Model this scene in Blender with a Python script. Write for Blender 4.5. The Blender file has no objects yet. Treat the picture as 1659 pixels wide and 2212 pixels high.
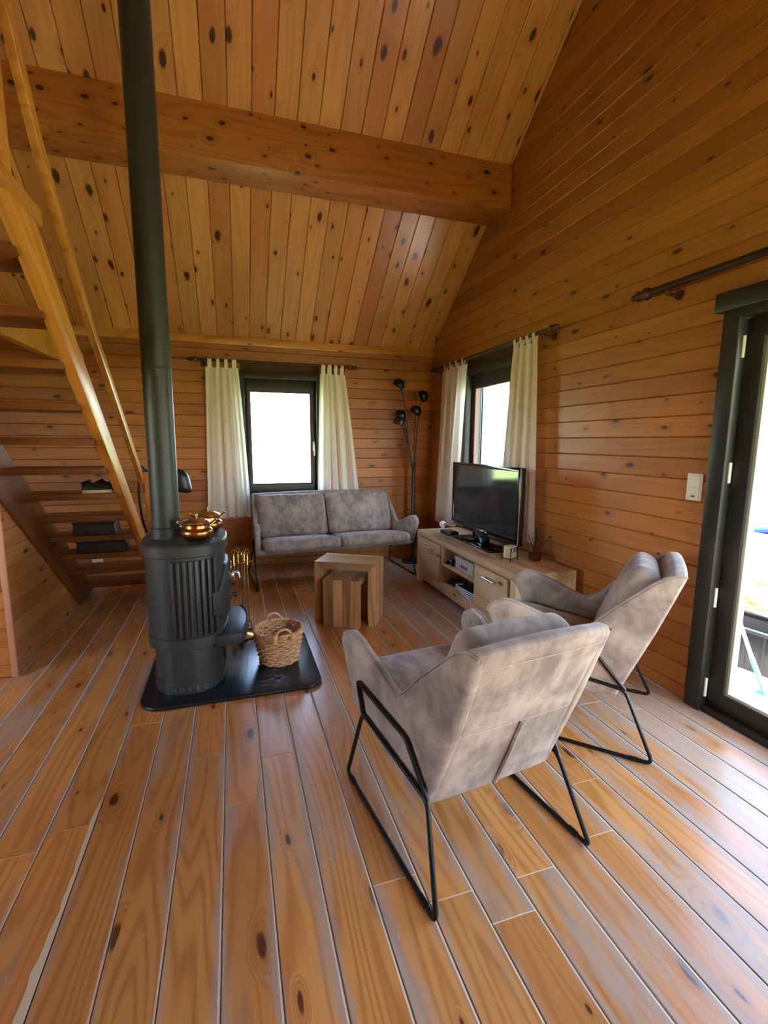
import bpy, bmesh, math, random
from mathutils import Vector, Matrix

random.seed(7)
S = bpy.context.scene
COL = S.collection
PI = math.pi

# ------------------------------------------------------------------ camera, world, light, exposure
cam_data = bpy.data.cameras.new('camera')
cam_data.sensor_fit = 'HORIZONTAL'
cam_data.sensor_width = 36.0
cam_data.lens = 36.0 * 1025.93 / 1659.0
cam_data.clip_start = 0.02
cam = bpy.data.objects.new('camera', cam_data)
COL.objects.link(cam)
_p, _y, _r = 0.14628865, -0.30851534, -0.00654979        # pitch, yaw, roll found from the vanishing points
_R = (Matrix.Rotation(_r, 3, 'Z') @ Matrix.Rotation(_p, 3, 'X') @ Matrix(((1, 0, 0), (0, 0, 1), (0, -1, 0)))
      @ Matrix(((math.cos(_y), math.sin(_y), 0), (-math.sin(_y), math.cos(_y), 0), (0, 0, 1))))
cam.matrix_world = Matrix.Translation((0, 0, 1.4)) @ _R.transposed().to_4x4()
S.camera = cam

world = bpy.data.worlds.new('daylight')
S.world = world
world.use_nodes = True
wn, wl = world.node_tree.nodes, world.node_tree.links
wn.clear()
w_out = wn.new('ShaderNodeOutputWorld')
w_bg = wn.new('ShaderNodeBackground')
w_sky = wn.new('ShaderNodeTexSky')
w_sky.sky_type = 'NISHITA'
w_sky.sun_disc = False
w_sky.sun_elevation = math.radians(48)
w_sky.sun_rotation = math.radians(200)
w_sky.air_density = 1.0
w_sky.dust_density = 1.5
w_sky.ozone_density = 1.0
w_mix = wn.new('ShaderNodeMix')
w_mix.data_type = 'RGBA'
w_mix.inputs[0].default_value = 0.1                      # thin white cloud over the blue
w_mix.inputs[7].default_value = (3.3, 3.35, 3.4, 1)
wl.new(w_sky.outputs[0], w_mix.inputs[6])
wl.new(w_mix.outputs[2], w_bg.inputs[0])
w_bg.inputs[1].default_value = 1.5
wl.new(w_bg.outputs[0], w_out.inputs[0])

sun_data = bpy.data.lights.new('sun', 'SUN')
sun_data.energy = 34.0
sun_data.angle = math.radians(.6)
sun_data.color = (1.0, .95, .88)
sun = bpy.data.objects.new('sun', sun_data)
COL.objects.link(sun)
sun.rotation_euler = Vector((-.03, -.62, .78)).to_track_quat('Z', 'Y').to_euler()
sun.location = (4, -6, 9)

S.view_settings.view_transform = 'Standard'
S.view_settings.look = 'None'
S.view_settings.gamma = 1.0
S.view_settings.use_curve_mapping = False
S.view_settings.exposure = 1.4
S.cycles.use_denoising = True
S.cycles.use_adaptive_sampling = True
S.cycles.adaptive_threshold = .1
S.cycles.adaptive_min_samples = 16
S.cycles.use_auto_tile = False
S.cycles.time_limit = 1000
S.cycles.max_bounces = 8
S.cycles.diffuse_bounces = 5
S.cycles.glossy_bounces = 3
S.cycles.transparent_max_bounces = 12
S.cycles.sample_clamp_indirect = 8.0
S.cycles.caustics_reflective = False
S.cycles.caustics_refractive = False


def portal(name, loc, rot, sx, sy):
    l = bpy.data.lights.new(name, 'AREA')
    l.shape = 'RECTANGLE'
    l.size, l.size_y = sx, sy
    l.cycles.is_portal = True
    o = bpy.data.objects.new(name, l)
    COL.objects.link(o)
    o.location = loc
    o.rotation_euler = rot
    o['kind'] = 'helper'
    return o


XW, YB, XL, YF = 2.331, 5.436, -3.3, -1.64                # inner faces: right, back, left, front walls
EAVE, SLOPE, YR = 2.468, 0.765, 1.9
ZR = EAVE + SLOPE * (YB - YR)
TW = 0.16                                                 # wall thickness
WIN1 = (0.115, 0.96, 0.735, 2.125)                        # x0 x1 z0 z1 on the back wall
WIN2 = (3.665, 4.535, 0.735, 2.135)                       # y0 y1 z0 z1 on the right wall
DOOR = (-0.16, 1.775, 0.0, 2.045)
WINF = (0.95, 2.05, 0.6, 2.1)                             # front wall, behind the camera
WINL = (0.6, 2.3, 0.8, 2.1)                               # left gable wall, out of the picture
portal('portal_back', ((WIN1[0] + WIN1[1]) / 2, YB + .15, (WIN1[2] + WIN1[3]) / 2), (-PI / 2, 0, 0), .86, 1.42)
portal('portal_side', (XW + .15, (WIN2[0] + WIN2[1]) / 2, (WIN2[2] + WIN2[3]) / 2), (0, PI / 2, 0), 1.42, .88)
portal('portal_door', (XW + .15, (DOOR[0] + DOOR[1]) / 2, 1.02), (0, PI / 2, 0), 2.06, 1.95)
portal('portal_left', (XL - .15, (WINL[0] + WINL[1]) / 2, 1.45), (0, -PI / 2, 0), 1.32, 1.72)
portal('portal_front', ((WINF[0] + WINF[1]) / 2, YF - .15, 1.35), (PI / 2, 0, 0), 1.12, 1.52)


# ------------------------------------------------------------------ geometry helpers
class MB:
    def __init__(s):
        s.v, s.f = [], []

    def add(s, vs, fs):
        n = len(s.v)
        s.v += [tuple(p) for p in vs]
        s.f += [tuple(i + n for i in f) for f in fs]
        return s

    def box(s, a, b):
        x0, y0, z0 = a
        x1, y1, z1 = b
        return s.add([(x0, y0, z0), (x1, y0, z0), (x1, y1, z0), (x0, y1, z0), (x0, y0, z1), (x1, y0, z1), (x1, y1, z1), (x0, y1, z1)],
                     [(0, 3, 2, 1), (4, 5, 6, 7), (0, 1, 5, 4), (1, 2, 6, 5), (2, 3, 7, 6), (3, 0, 4, 7)])

    def prism(s, pts, axis, a, b):
        """closed polygon pts (2-D) extruded from a to b along axis 0/1/2; the 2-D axes follow in cyclic order"""
        def P(q, t):
            r = [0, 0, 0]
            r[axis] = t
            r[(axis + 1) % 3], r[(axis + 2) % 3] = q
            return tuple(r)
        n = len(pts)
        area = sum(pts[i][0] * pts[(i + 1) % n][1] - pts[(i + 1) % n][0] * pts[i][1] for i in range(n))
        if area < 0:
            pts = pts[::-1]
        if a > b:
            a, b = b, a
        vs = [P(q, a) for q in pts] + [P(q, b) for q in pts]
        fs = [tuple(range(n))[::-1], tuple(range(n, 2 * n))] + [(i, (i + 1) % n, n + (i + 1) % n, n + i) for i in range(n)]
        return s.add(vs, fs)

    def tube(s, path, r, seg=8, closed=False, cap=True):
        P = [Vector(p) for p in path]
        n = len(P)
        R = r if isinstance(r, (list, tuple)) else [r] * n
        T = []
        for i in range(n):
            if closed:
                t = P[(i + 1) % n] - P[i - 1]
            else:
                t = P[min(i + 1, n - 1)] - P[max(i - 1, 0)]
            T.append(t.normalized())
        up = Vector((0, 0, 1)) if abs(T[0].z) < .9 else Vector((1, 0, 0))
        N = (up - T[0] * up.dot(T[0])).normalized()
        vs, fs = [], []
        for i in range(n):
            N = (N - T[i] * N.dot(T[i])).normalized()
            B = T[i].cross(N)
            for k in range(seg):
                a = 2 * PI * k / seg
                vs.append(P[i] + (N * math.cos(a) + B * math.sin(a)) * R[i])
        m = n if closed else n - 1
        for i in range(m):
            j = (i + 1) % n
            for k in range(seg):
                l = (k + 1) % seg
                fs.append((i * seg + k, i * seg + l, j * seg + l, j * seg + k))
        if cap and not closed:
            fs.append(tuple(range(seg))[::-1])
            fs.append(tuple((n - 1) * seg + k for k in range(seg)))
        return s.add(vs, fs)

    def lathe(s, prof, seg=24, c=(0, 0, 0), axis=2):
        """profile [(r, h)] turned about axis through c"""
        vs, fs = [], []
        n = len(prof)
        for r, h in prof:
            for k in range(seg):
                a = 2 * PI * k / seg
                q = [0, 0, 0]
                q[axis] = h
                q[(axis + 1) % 3] = r * math.cos(a)
                q[(axis + 2) % 3] = r * math.sin(a)
                vs.append((q[0] + c[0], q[1] + c[1], q[2] + c[2]))
        for i in range(n - 1):
            for k in range(seg):
                l = (k + 1) % seg
                fs.append((i * seg + k, i * seg + l, (i + 1) * seg + l, (i + 1) * seg + k))
        if prof[0][0] > 1e-5:
            fs.append(tuple(range(seg))[::-1])
        if prof[-1][0] > 1e-5:
            fs.append(tuple((n - 1) * seg + k for k in range(seg)))
        return s.add(vs, fs)

    def ring(s, o, i, axis, a, b):
        """rectangular frame between the rectangles o and i = (p0, p1, q0, q1), from a to b along axis"""
        def P(p, q, t):
            r = [0, 0, 0]
            r[axis] = t
            r[(axis + 1) % 3], r[(axis + 2) % 3] = p, q
            return tuple(r)
        def loop(c, t):
            return [P(c[0], c[2], t), P(c[1], c[2], t), P(c[1], c[3], t), P(c[0], c[3], t)]
        if a > b:
            a, b = b, a
        vs = loop(o, a) + loop(i, a) + loop(o, b) + loop(i, b)
        fs = []
        for k in range(4):
            l = (k + 1) % 4
            fs += [(k, 4 + k, 4 + l, l), (8 + k, 8 + l, 12 + l, 12 + k), (k, l, 8 + l, 8 + k), (4 + k, 12 + k, 12 + l, 4 + l)]
        return s.add(vs, fs)

    def map(s, fn):
        s.v = [tuple(fn(*p)) for p in s.v]
        return s

    def build(s, name, mat, parent=None, bevel=0, seg=2, smooth=None, loc=None, rot=None, merge=False, bang=30):
        me = bpy.data.meshes.new(name)
        me.from_pydata(s.v, [], s.f)
        if bevel or merge:
            bm = bmesh.new()
            bm.from_mesh(me)
            if merge:
                bmesh.ops.remove_doubles(bm, verts=bm.verts, dist=1e-5)
            if bevel:
                bmesh.ops.recalc_face_normals(bm, faces=bm.faces)
                es = [e for e in bm.edges if len(e.link_faces) == 2 and e.calc_face_angle(0) > math.radians(bang)]
                bmesh.ops.bevel(bm, geom=es, offset=bevel, segments=seg, affect='EDGES', profile=.5, clamp_overlap=True)
            bm.to_mesh(me)
            bm.free()
        if smooth is None:
            smooth = 40 if bevel else 0
        if smooth:
            me.shade_smooth()
            me.set_sharp_from_angle(angle=math.radians(smooth))
        me.update()
        return link(name, me, mat, parent, loc, rot)


def link(name, me, mat, parent=None, loc=None, rot=None):
    o = bpy.data.objects.new(name, me)
    COL.objects.link(o)
    if mat is not None and hasattr(me, 'materials') and not len(me.materials):
        me.materials.append(mat)
    if parent is not None:
        o.parent = parent
    if loc is not None:
        o.location = loc
    if rot is not None:
        o.rotation_euler = rot
    return o


def tag(o, label, cat, group=None, kind=None):
    o['label'] = label
    o['category'] = cat
    if group:
        o['group'] = group
    if kind:
        o['kind'] = kind
    return o


def thing(name, label, cat, loc=(0, 0, 0), rz=0.0, group=None):
    o = bpy.data.objects.new(name, None)
    o.empty_display_size = .1
    COL.objects.link(o)
    o.location = loc
    o.rotation_euler = (0, 0, rz)
    return tag(o, label, cat, group)


def struct(o, label=None, cat=None):
    o['kind'] = 'structure'
    if label:
        o['label'] = label
    if cat:
        o['category'] = cat
    return o


def fillet(pts, r, n=5, closed=False):
    """round the corners of a polyline"""
    P = [Vector(p) for p in pts]
    out = []
    m = len(P)
    for i in range(m):
        if not closed and i in (0, m - 1):
            out.append(P[i])
            continue
        a, b, c = P[i - 1], P[i], P[(i + 1) % m]
        d1, d2 = (a - b), (c - b)
        k = min(r, d1.length * .45, d2.length * .45)
        p, q = b + d1.normalized() * k, b + d2.normalized() * k
        for j in range(n + 1):
            t = j / n
            out.append(p * (1 - t) ** 2 + b * 2 * t * (1 - t) + q * t * t)
    return out


def curve(pts, n=8):
    """Catmull-Rom through pts"""
    P = [Vector(p) for p in pts]
    P = [P[0] * 2 - P[1]] + P + [P[-1] * 2 - P[-2]]
    out = []
    for i in range(1, len(P) - 2):
        a, b, c, d = P[i - 1], P[i], P[i + 1], P[i + 2]
        for j in range(n):
            t = j / n
            out.append(.5 * (2 * b + (c - a) * t + (2 * a - 5 * b + 4 * c - d) * t * t + (3 * b - a - 3 * c + d) * t ** 3))
    out.append(P[-2])
    return out


def cushion_mb(w, d, h, r, puff=.0, n=10, puff_bottom=0.0):
    """soft rounded block centred on the origin, bulging on its top"""
    bm = bmesh.new()
    bmesh.ops.create_cube(bm, size=2)
    bmesh.ops.subdivide_edges(bm, edges=bm.edges, cuts=n, use_grid_fill=True)
    mb = MB()
    bm.verts.index_update()
    hw, hd, hh = w / 2, d / 2, h / 2
    r = min(r, hw, hd, hh)
    for v in bm.verts:
        c = v.co
        p = Vector((math.copysign(abs(c.x) ** .8, c.x) * hw, math.copysign(abs(c.y) ** .8, c.y) * hd, c.z * hh))
        q = Vector((max(-hw + r, min(hw - r, p.x)), max(-hd + r, min(hd - r, p.y)), max(-hh + r, min(hh - r, p.z))))
        e = p - q
        p2 = q + e.normalized() * r if e.length > 1e-6 else p
        k = max(0, 1 - (p2.x / hw) ** 4) * max(0, 1 - (p2.y / hd) ** 4)
        p2.z += puff * k * max(0, p2.z / hh) + puff_bottom * k * min(0, p2.z / hh)
        mb.v.append(tuple(p2))
    mb.f = [tuple(x.index for x in f.verts) for f in bm.faces]
    bm.free()
    return mb


def superellipse(ax, ay, n, e):
    out = []
    for k in range(n):
        a = 2 * PI * k / n
        c, s_ = math.cos(a), math.sin(a)
        out.append((ax * math.copysign(abs(c) ** (2 / e), c), ay * math.copysign(abs(s_) ** (2 / e), s_)))
    return out


# ------------------------------------------------------------------ materials
def lin(r, g, b):
    def f(c):
        c /= 255.0
        return c / 12.92 if c <= .04045 else ((c + .055) / 1.055) ** 2.4
    return (f(r), f(g), f(b), 1)


class NT:
    """small wrapper for building a node tree"""
    def __init__(s, name):
        s.m = bpy.data.materials.new(name)
        s.m.use_nodes = True
        s.n, s.l = s.m.node_tree.nodes, s.m.node_tree.links
        s.b = s.n['Principled BSDF']

    def new(s, t, **kw):
        n = s.n.new(t)
        for k, v in kw.items():
            setattr(n, k, v)
        return n

    def set(s, sock, v):
        if isinstance(v, bpy.types.NodeSocket):
            s.l.new(v, sock)
        else:
            sock.default_value = v

    def math(s, op, a, b=None, c=None, clamp=False):
        n = s.new('ShaderNodeMath', operation=op)
        n.use_clamp = clamp
        for i, v in enumerate((a, b, c)):
            if v is not None:
                s.set(n.inputs[i], v)
        return n.outputs[0]

    def vmath(s, op, a, b=None):
        n = s.new('ShaderNodeVectorMath', operation=op)
        s.set(n.inputs[0], a)
        if b is not None:
            s.set(n.inputs[1], b)
        return n.outputs[0]

    def mix(s, f, a, b, mode='MIX'):
        n = s.new('ShaderNodeMix', data_type='RGBA', blend_type=mode)
        s.set(n.inputs[0], f)
        s.set(n.inputs[6], a)
        s.set(n.inputs[7], b)
        return n.outputs[2]

    def ramp(s, f, lo, hi):
        n = s.new('ShaderNodeMapRange', interpolation_type='SMOOTHSTEP')
        s.set(n.inputs[0], f)
        n.inputs[1].default_value, n.inputs[2].default_value = lo, hi
        return n.outputs[0]

    def noise(s, vec, scale, detail=2, rough=.5, dist=0):
        n = s.new('ShaderNodeTexNoise')
        if vec is not None:
            s.l.new(vec, n.inputs['Vector'])
        n.inputs['Scale'].default_value = scale
        n.inputs['Detail'].default_value = detail
        n.inputs['Roughness'].default_value = rough
        n.inputs['Distortion'].default_value = dist
        return n.outputs[0]

    def voronoi(s, vec, scale):
        n = s.new('ShaderNodeTexVoronoi', voronoi_dimensions='2D')
        s.l.new(vec, n.inputs['Vector'])
        n.inputs['Scale'].default_value = scale
        return n

    def bump(s, h, strength, dist=.01):
        n = s.new('ShaderNodeBump')
        n.inputs['Strength'].default_value = strength
        n.inputs['Distance'].default_value = dist
        s.l.new(h, n.inputs['Height'])
        s.l.new(n.outputs[0], s.b.inputs['Normal'])

    def base(s, v):
        s.set(s.b.inputs['Base Color'], v)

    def rough(s, v):
        s.set(s.b.inputs['Roughness'], v)


def plain(name, col, rough=.5, metal=0.0, spec=.5, coat=0.0):
    t = NT(name)
    t.base(col)
    t.rough(rough)
    t.b.inputs['Metallic'].default_value = metal
    t.b.inputs['Specular IOR Level'].default_value = spec
    t.b.inputs['Coat Weight'].default_value = coat
    return t.m


def wood(name, light, dark, knot=lin(60, 28, 10), rough=.38, knots=.5, knot_size=.12, ring=.45, vary=.22, red=None,
         along=0, ksx=2.6, ksy=6.5, coat=0.0, wear=None, rings=9.0, bump=.12, spread=37.0):
    """pine: the board's length is its local x (along=0); every object gets its own cut of the tree"""
    t = NT(name)
    tc = t.new('ShaderNodeTexCoord')
    oi = t.new('ShaderNodeObjectInfo')
    rnd = oi.outputs['Random']
    sep = t.new('ShaderNodeSeparateXYZ')
    t.l.new(tc.outputs['Object'], sep.inputs[0])
    order = {0: (0, 1, 2), 1: (1, 2, 0), 2: (2, 0, 1)}[along]
    x, y, z = (sep.outputs[i] for i in order)
    ox = t.math('MULTIPLY', rnd, spread)
    oy = t.math('MULTIPLY', rnd, 91.7)
    X = t.math('ADD', x, ox)
    Y = t.math('ADD', t.math('ADD', y, z), oy)
    def vec(a, b, c):
        n = t.new('ShaderNodeCombineXYZ')
        for i, v in enumerate((a, b, c)):
            t.set(n.inputs[i], v)
        return n.outputs[0]
    # knots
    kv = vec(t.math('MULTIPLY', X, ksx), t.math('MULTIPLY', Y, ksy), t.math('MULTIPLY', z, 3.0))
    wob = t.noise(vec(t.math('MULTIPLY', X, 9), t.math('MULTIPLY', Y, 22), z), 1.0, 1)
    vo = t.voronoi(kv, 1.0)
    d = t.math('ADD', vo.outputs['Distance'], t.math('MULTIPLY', t.math('SUBTRACT', wob, .5), .16))
    sc = t.new('ShaderNodeSeparateColor')
    t.l.new(vo.outputs['Color'], sc.inputs[0])
    has = t.math('LESS_THAN', sc.outputs[0], knots)
    size = t.math('MULTIPLY', t.math('ADD', t.math('MULTIPLY', t.math('POWER', sc.outputs[1], 1.6), 1.15), .3), knot_size)
    rel = t.math('DIVIDE', d, size)
    core = t.math('MULTIPLY', t.math('SUBTRACT', 1.0, t.ramp(rel, .55, 1.05)), has)
    halo = t.math('MULTIPLY', t.math('SUBTRACT', 1.0, t.ramp(rel, .8, 3.2)), has)
    # growth rings: contour lines of a stretched noise that swells round the knots
    gv = vec(t.math('MULTIPLY', X, .55), t.math('MULTIPLY', Y, 5.5), t.math('MULTIPLY', z, 4.0))
    g = t.noise(gv, 1.0, 1.5, .45)
    g2 = t.math('ADD', g, t.math('MULTIPLY', halo, .16))
    ph = t.math('MULTIPLY', g2, rings * 2 * PI)
    rg = t.math('ADD', t.math('MULTIPLY', t.math('SINE', ph), .5), .5)
    rg = t.math('POWER', rg, 2.2)
    fib = t.noise(vec(t.math('MULTIPLY', X, 3.0), t.math('MULTIPLY', Y, 170.0), t.math('MULTIPLY', z, 170.0)), 1.0, 2, .6)
    f = t.math('ADD', t.math('MULTIPLY', rg, ring), t.math('MULTIPLY', t.math('SUBTRACT', fib, .5), .5), clamp=True)
    col = t.mix(f, light, dark)
    if red is not None:                                    # some boards are redder heartwood
        r2 = t.math('FRACT', t.math('MULTIPLY', rnd, 17.31))
        blotch = t.noise(vec(t.math('MULTIPLY', X, .9), t.math('MULTIPLY', Y, 2.5), z), 1.0, 1)
        amt = t.math('MULTIPLY', t.ramp(t.math('ADD', r2, t.math('MULTIPLY', t.math('SUBTRACT', blotch, .5), .8)), .45, 1.0), .62)
        col = t.mix(amt, col, red)
    # brightness of the single board
    hv = t.new('ShaderNodeHueSaturation')
    t.l.new(col, hv.inputs['Color'])
    r3 = t.math('FRACT', t.math('MULTIPLY', rnd, 5.77))
    t.l.new(t.math('ADD', t.math('MULTIPLY', t.math('SUBTRACT', r3, .5), 2 * vary), 1.0), hv.inputs['Value'])
    col = hv.outputs[0]
    col = t.mix(t.math('MULTIPLY', halo, .35), col, dark)
    col = t.mix(t.math('MULTIPLY', core, .92), col, knot)
    ro = rough
    if wear is not None:
        wc, amount = wear
        wn_ = t.noise(vec(t.math('MULTIPLY', X, 1.1), t.math('MULTIPLY', Y, 6), z), 1.0, 3, .6)
        wf = t.noise(vec(t.math('MULTIPLY', X, 7), t.math('MULTIPLY', Y, 60), z), 1.0, 3, .6)
        geo = t.new('ShaderNodeNewGeometry')
        gs = t.new('ShaderNodeSeparateXYZ')
        t.l.new(geo.outputs['Position'], gs.inputs[0])
        tr = t.noise(geo.outputs['Position'], .9, 2)        # trodden paths across the room
        edge = t.ramp(t.math('ABSOLUTE', y), .035, .072)
        near = t.ramp(gs.outputs[0], .6, 2.0)
        a = t.math('ADD', t.math('MULTIPLY', wn_, .9), t.math('MULTIPLY', tr, .55))
        a = t.math('ADD', a, t.math('MULTIPLY', edge, .16))
        a = t.math('ADD', a, t.math('MULTIPLY', t.math('SUBTRACT', wf, .5), .35))
        a = t.math('ADD', a, t.math('MULTIPLY', near, .2))
        wm = t.math('MULTIPLY', t.ramp(a, .74, 1.0), amount)
        fl_ = t.noise(vec(t.math('MULTIPLY', X, 38), t.math('MULTIPLY', Y, 120), z), 1.0, 2, .55)
        flecks = t.math('MULTIPLY', t.ramp(fl_, .66, .74), t.math('ADD', t.math('MULTIPLY', wm, .5), .18))
        stain = t.math('MULTIPLY', t.ramp(t.noise(vec(t.math('MULTIPLY', X, 2.3), t.math('MULTIPLY', Y, 9), z), 1.0, 2, .5), .60, .78), .45)
        col = t.mix(stain, col, dark)
        col = t.mix(wm, col, wc)
        col = t.mix(flecks, col, lin(214, 200, 176))
        ro = t.math('ADD', t.math('MULTIPLY', wm, .25), rough)
    t.base(col)
    t.rough(ro)
    t.b.inputs['Coat Weight'].default_value = coat
    t.b.inputs['Coat Roughness'].default_value = .2
    return t.m


HONEY, HONEY_D, REDP = lin(196, 134, 62), lin(150, 84, 28), lin(150, 78, 34)
M = {}
M['ceiling'] = wood('ceiling_pine', lin(216, 154, 88), lin(178, 106, 50), knot=lin(58, 26, 16), rough=.32, knots=.66, knot_size=.15, red=lin(176, 100, 52), vary=.11, ring=.3, coat=.3, ksx=3.3, ksy=7.0)
M['wall'] = wood('wall_pine', lin(178, 114, 52), lin(138, 74, 27), knot=lin(58, 26, 12), rough=.42, knots=.6, knot_size=.085, red=lin(146, 82, 34), vary=.1, ksx=2.8, ksy=6.5, ring=.32)
M['floor'] = wood('floor_pine', lin(200, 138, 72), lin(142, 82, 35), knot=lin(70, 32, 16), rough=.3, knots=.55, knot_size=.085, red=lin(156, 98, 46), vary=.14,
                  wear=(lin(156, 142, 126), .75), ring=.5, rings=15, ksx=2.4, ksy=6.0, coat=.25)
M['beam'] = wood('beam_pine', lin(182, 112, 54), lin(140, 74, 30), knot=lin(60, 26, 10), rough=.4, knots=.75, knot_size=.11, ksx=5.0, ksy=8.0, vary=.05)
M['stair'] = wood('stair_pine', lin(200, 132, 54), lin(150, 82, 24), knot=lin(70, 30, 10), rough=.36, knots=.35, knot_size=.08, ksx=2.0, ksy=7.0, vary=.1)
M['tread'] = wood('stair_pine_shaded', lin(118, 66, 28), lin(84, 42, 16), knot=lin(60, 26, 10), rough=.36, knots=.35, knot_size=.08, ksx=2.0, ksy=7.0, vary=.1)  # darker stair pine: shade on the treads and left stringer put into the colour
M['acacia'] = wood('acacia', lin(198, 170, 130), lin(160, 128, 90), knot=lin(96, 64, 38), rough=.5, knots=.25, knot_size=.09, ring=.55, vary=.12, along=1, ksx=3, ksy=7, rings=7)
M['acacia_v'] = wood('acacia_upright', lin(198, 170, 130), lin(160, 128, 90), knot=lin(96, 64, 38), rough=.5, knots=.25, knot_size=.09, ring=.55, vary=.12, along=2, ksx=3, ksy=7, rings=7)
M['sheesham'] = wood('table_wood', lin(202, 158, 104), lin(128, 88, 50), knot=lin(80, 50, 30), rough=.42, knots=.25, knot_size=.12, ring=.5, vary=.38, red=lin(110, 72, 42), along=2, ksx=3, ksy=6, rings=5)
M['sheesham_h'] = wood('table_wood_top', lin(202, 158, 104), lin(128, 88, 50), knot=lin(80, 50, 30), rough=.3, knots=.25, knot_size=.12, ring=.5, vary=.25, red=lin(120, 82, 50), along=0, ksx=3, ksy=6, rings=5)
M['deck'] = wood('deck_wood', lin(154, 150, 146), lin(116, 110, 104), rough=.7, knots=.3, vary=.15)
M['backing'] = plain('board_joint', lin(70, 34, 10), .8)
M['joint'] = plain('floor_joint', lin(226, 210, 182), .8)
M['filler'] = plain('joint_filler', lin(198, 178, 140), .85)
M['crack'] = plain('floor_crack_shade', lin(60, 40, 26), .9)
M['outer'] = plain('outer_cladding', lin(120, 92, 66), .8)
M['frame'] = plain('frame_paint', lin(34, 33, 26), .42)
M['frame_in'] = plain('frame_gasket', lin(112, 56, 34), .5)
M['bead'] = plain('glazing_bead', lin(176, 184, 168), .35, .2)
M['white'] = plain('white_plastic', lin(226, 222, 210), .4)
M['red'] = plain('red_plastic', lin(120, 20, 24), .4)
M['black_metal'] = plain('black_metal', lin(20, 18, 18), .38, .4)
M['bronze'] = plain('rod_bronze', lin(58, 40, 30), .42, .5)
M['finial'] = plain('finial_wood', lin(70, 38, 26), .35)
M['black_plastic'] = plain('black_plastic', lin(14, 14, 16), .25)
M['gloss_black'] = plain('gloss_black', lin(8, 8, 10), .06)
M['screen'] = plain('screen_glass', lin(10, 11, 12), .09, 0, .6)
M['silver'] = plain('silver', lin(200, 200, 204), .28, 1.0)
M['brass'] = plain('brass', lin(206, 170, 96), .24, 1.0)
M['copper'] = plain('copper', lin(164, 110, 60), .3, 1.0)
M['tin'] = plain('tinned_lid', lin(206, 186, 164), .22, 1.0)
M['lamp'] = plain('lamp_black', lin(22, 24, 24), .3, .3)
M['cream'] = plain('cream', lin(214, 200, 160), .7)
M['grey_cloth'] = plain('grey_cloth', lin(120, 124, 130), .9)
M['teal'] = plain('teal_plastic', lin(70, 176, 176), .4)
M['palewhite'] = plain('pale_white', lin(220, 230, 230), .5)
M['blue'] = plain('blue_cloth', lin(40, 90, 200), .8)
M['crate'] = plain('crate_black', lin(20, 23, 28), .5)
M['darkbox'] = plain('dark_box', lin(52, 38, 32), .6)
M['shoe'] = plain('shoe_leather', lin(22, 28, 34), .4)
M['sole'] = plain('shoe_sole', lin(190, 160, 120), .7)
M['bag'] = plain('bag_leather', lin(18, 20, 24), .35)
M['amber'] = plain('amber_glass', lin(74, 36, 18), .1)
M['reed'] = plain('reed_dark', lin(40, 26, 18), .8)
M['letter'] = plain('cast_letter', lin(104, 104, 98), .4, .4)
M['stitch'] = plain('stitching', lin(206, 196, 184), .8)
M['label'] = plain('box_label', lin(96, 84, 120), .7)
M['plaster_trim'] = plain('corner_trim', lin(190, 130, 96), .6)


def cast_iron():
    t = NT('cast_iron')
    tc = t.new('ShaderNodeTexCoord')
    n = t.noise(tc.outputs['Object'], 160, 2)
    t.base(lin(54, 54, 50))
    t.rough(t.math('ADD', t.math('MULTIPLY', n, .12), .40))
    t.b.inputs['Metallic'].default_value = .25
    t.bump(n, .12, .001)
    return t.m


def hearth():
    t = NT('hearth_enamel')
    tc = t.new('ShaderNodeTexCoord')
    n = t.noise(tc.outputs['Object'], 26, 3)
    t.base(lin(26, 28, 32))
    t.rough(t.math('ADD', t.math('MULTIPLY', n, .05), .2))
    t.bump(n, .05, .002)
    return t.m


def suede(name, a, b):
    t = NT(name)
    tc = t.new('ShaderNodeTexCoord')
    n = t.noise(tc.outputs['Object'], 7, 4, .62, .6)
    m = t.noise(tc.outputs['Object'], 900, 1)
    st = t.new('ShaderNodeMapping')
    st.inputs['Scale'].default_value = (14, 4, 4)
    t.l.new(tc.outputs['Object'], st.inputs[0])
    n2 = t.noise(st.outputs[0], 1.6, 3, .6)
    f = t.ramp(t.math('ADD', t.math('MULTIPLY', n, .65), t.math('MULTIPLY', n2, .35)), .34, .66)
    t.base(t.mix(f, a, b))
    t.rough(.82)
    t.b.inputs['Sheen Weight'].default_value = .25
    t.b.inputs['Sheen Roughness'].default_value = .4
    t.b.inputs['Specular IOR Level'].default_value = .25
    t.bump(t.math('ADD', t.math('MULTIPLY', m, .3), n), .12, .002)
    return t.m


def cloth_curtain():
    t = NT('curtain_cotton')
    tc = t.new('ShaderNodeTexCoord')
    n = t.noise(tc.outputs['Object'], 500, 1)
    t.base(lin(255, 252, 242))
    t.rough(.9)
    t.b.inputs['Specular IOR Level'].default_value = .1
    tr = t.new('ShaderNodeBsdfTranslucent')
    tr.inputs[0].default_value = lin(255, 252, 240)
    mx = t.new('ShaderNodeMixShader')
    mx.inputs[0].default_value = .45
    t.l.new(t.b.outputs[0], mx.inputs[1])
    t.l.new(tr.outputs[0], mx.inputs[2])
    t.l.new(mx.outputs[0], t.n['Material Output'].inputs[0])
    t.bump(n, .08, .001)
    return t.m


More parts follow.
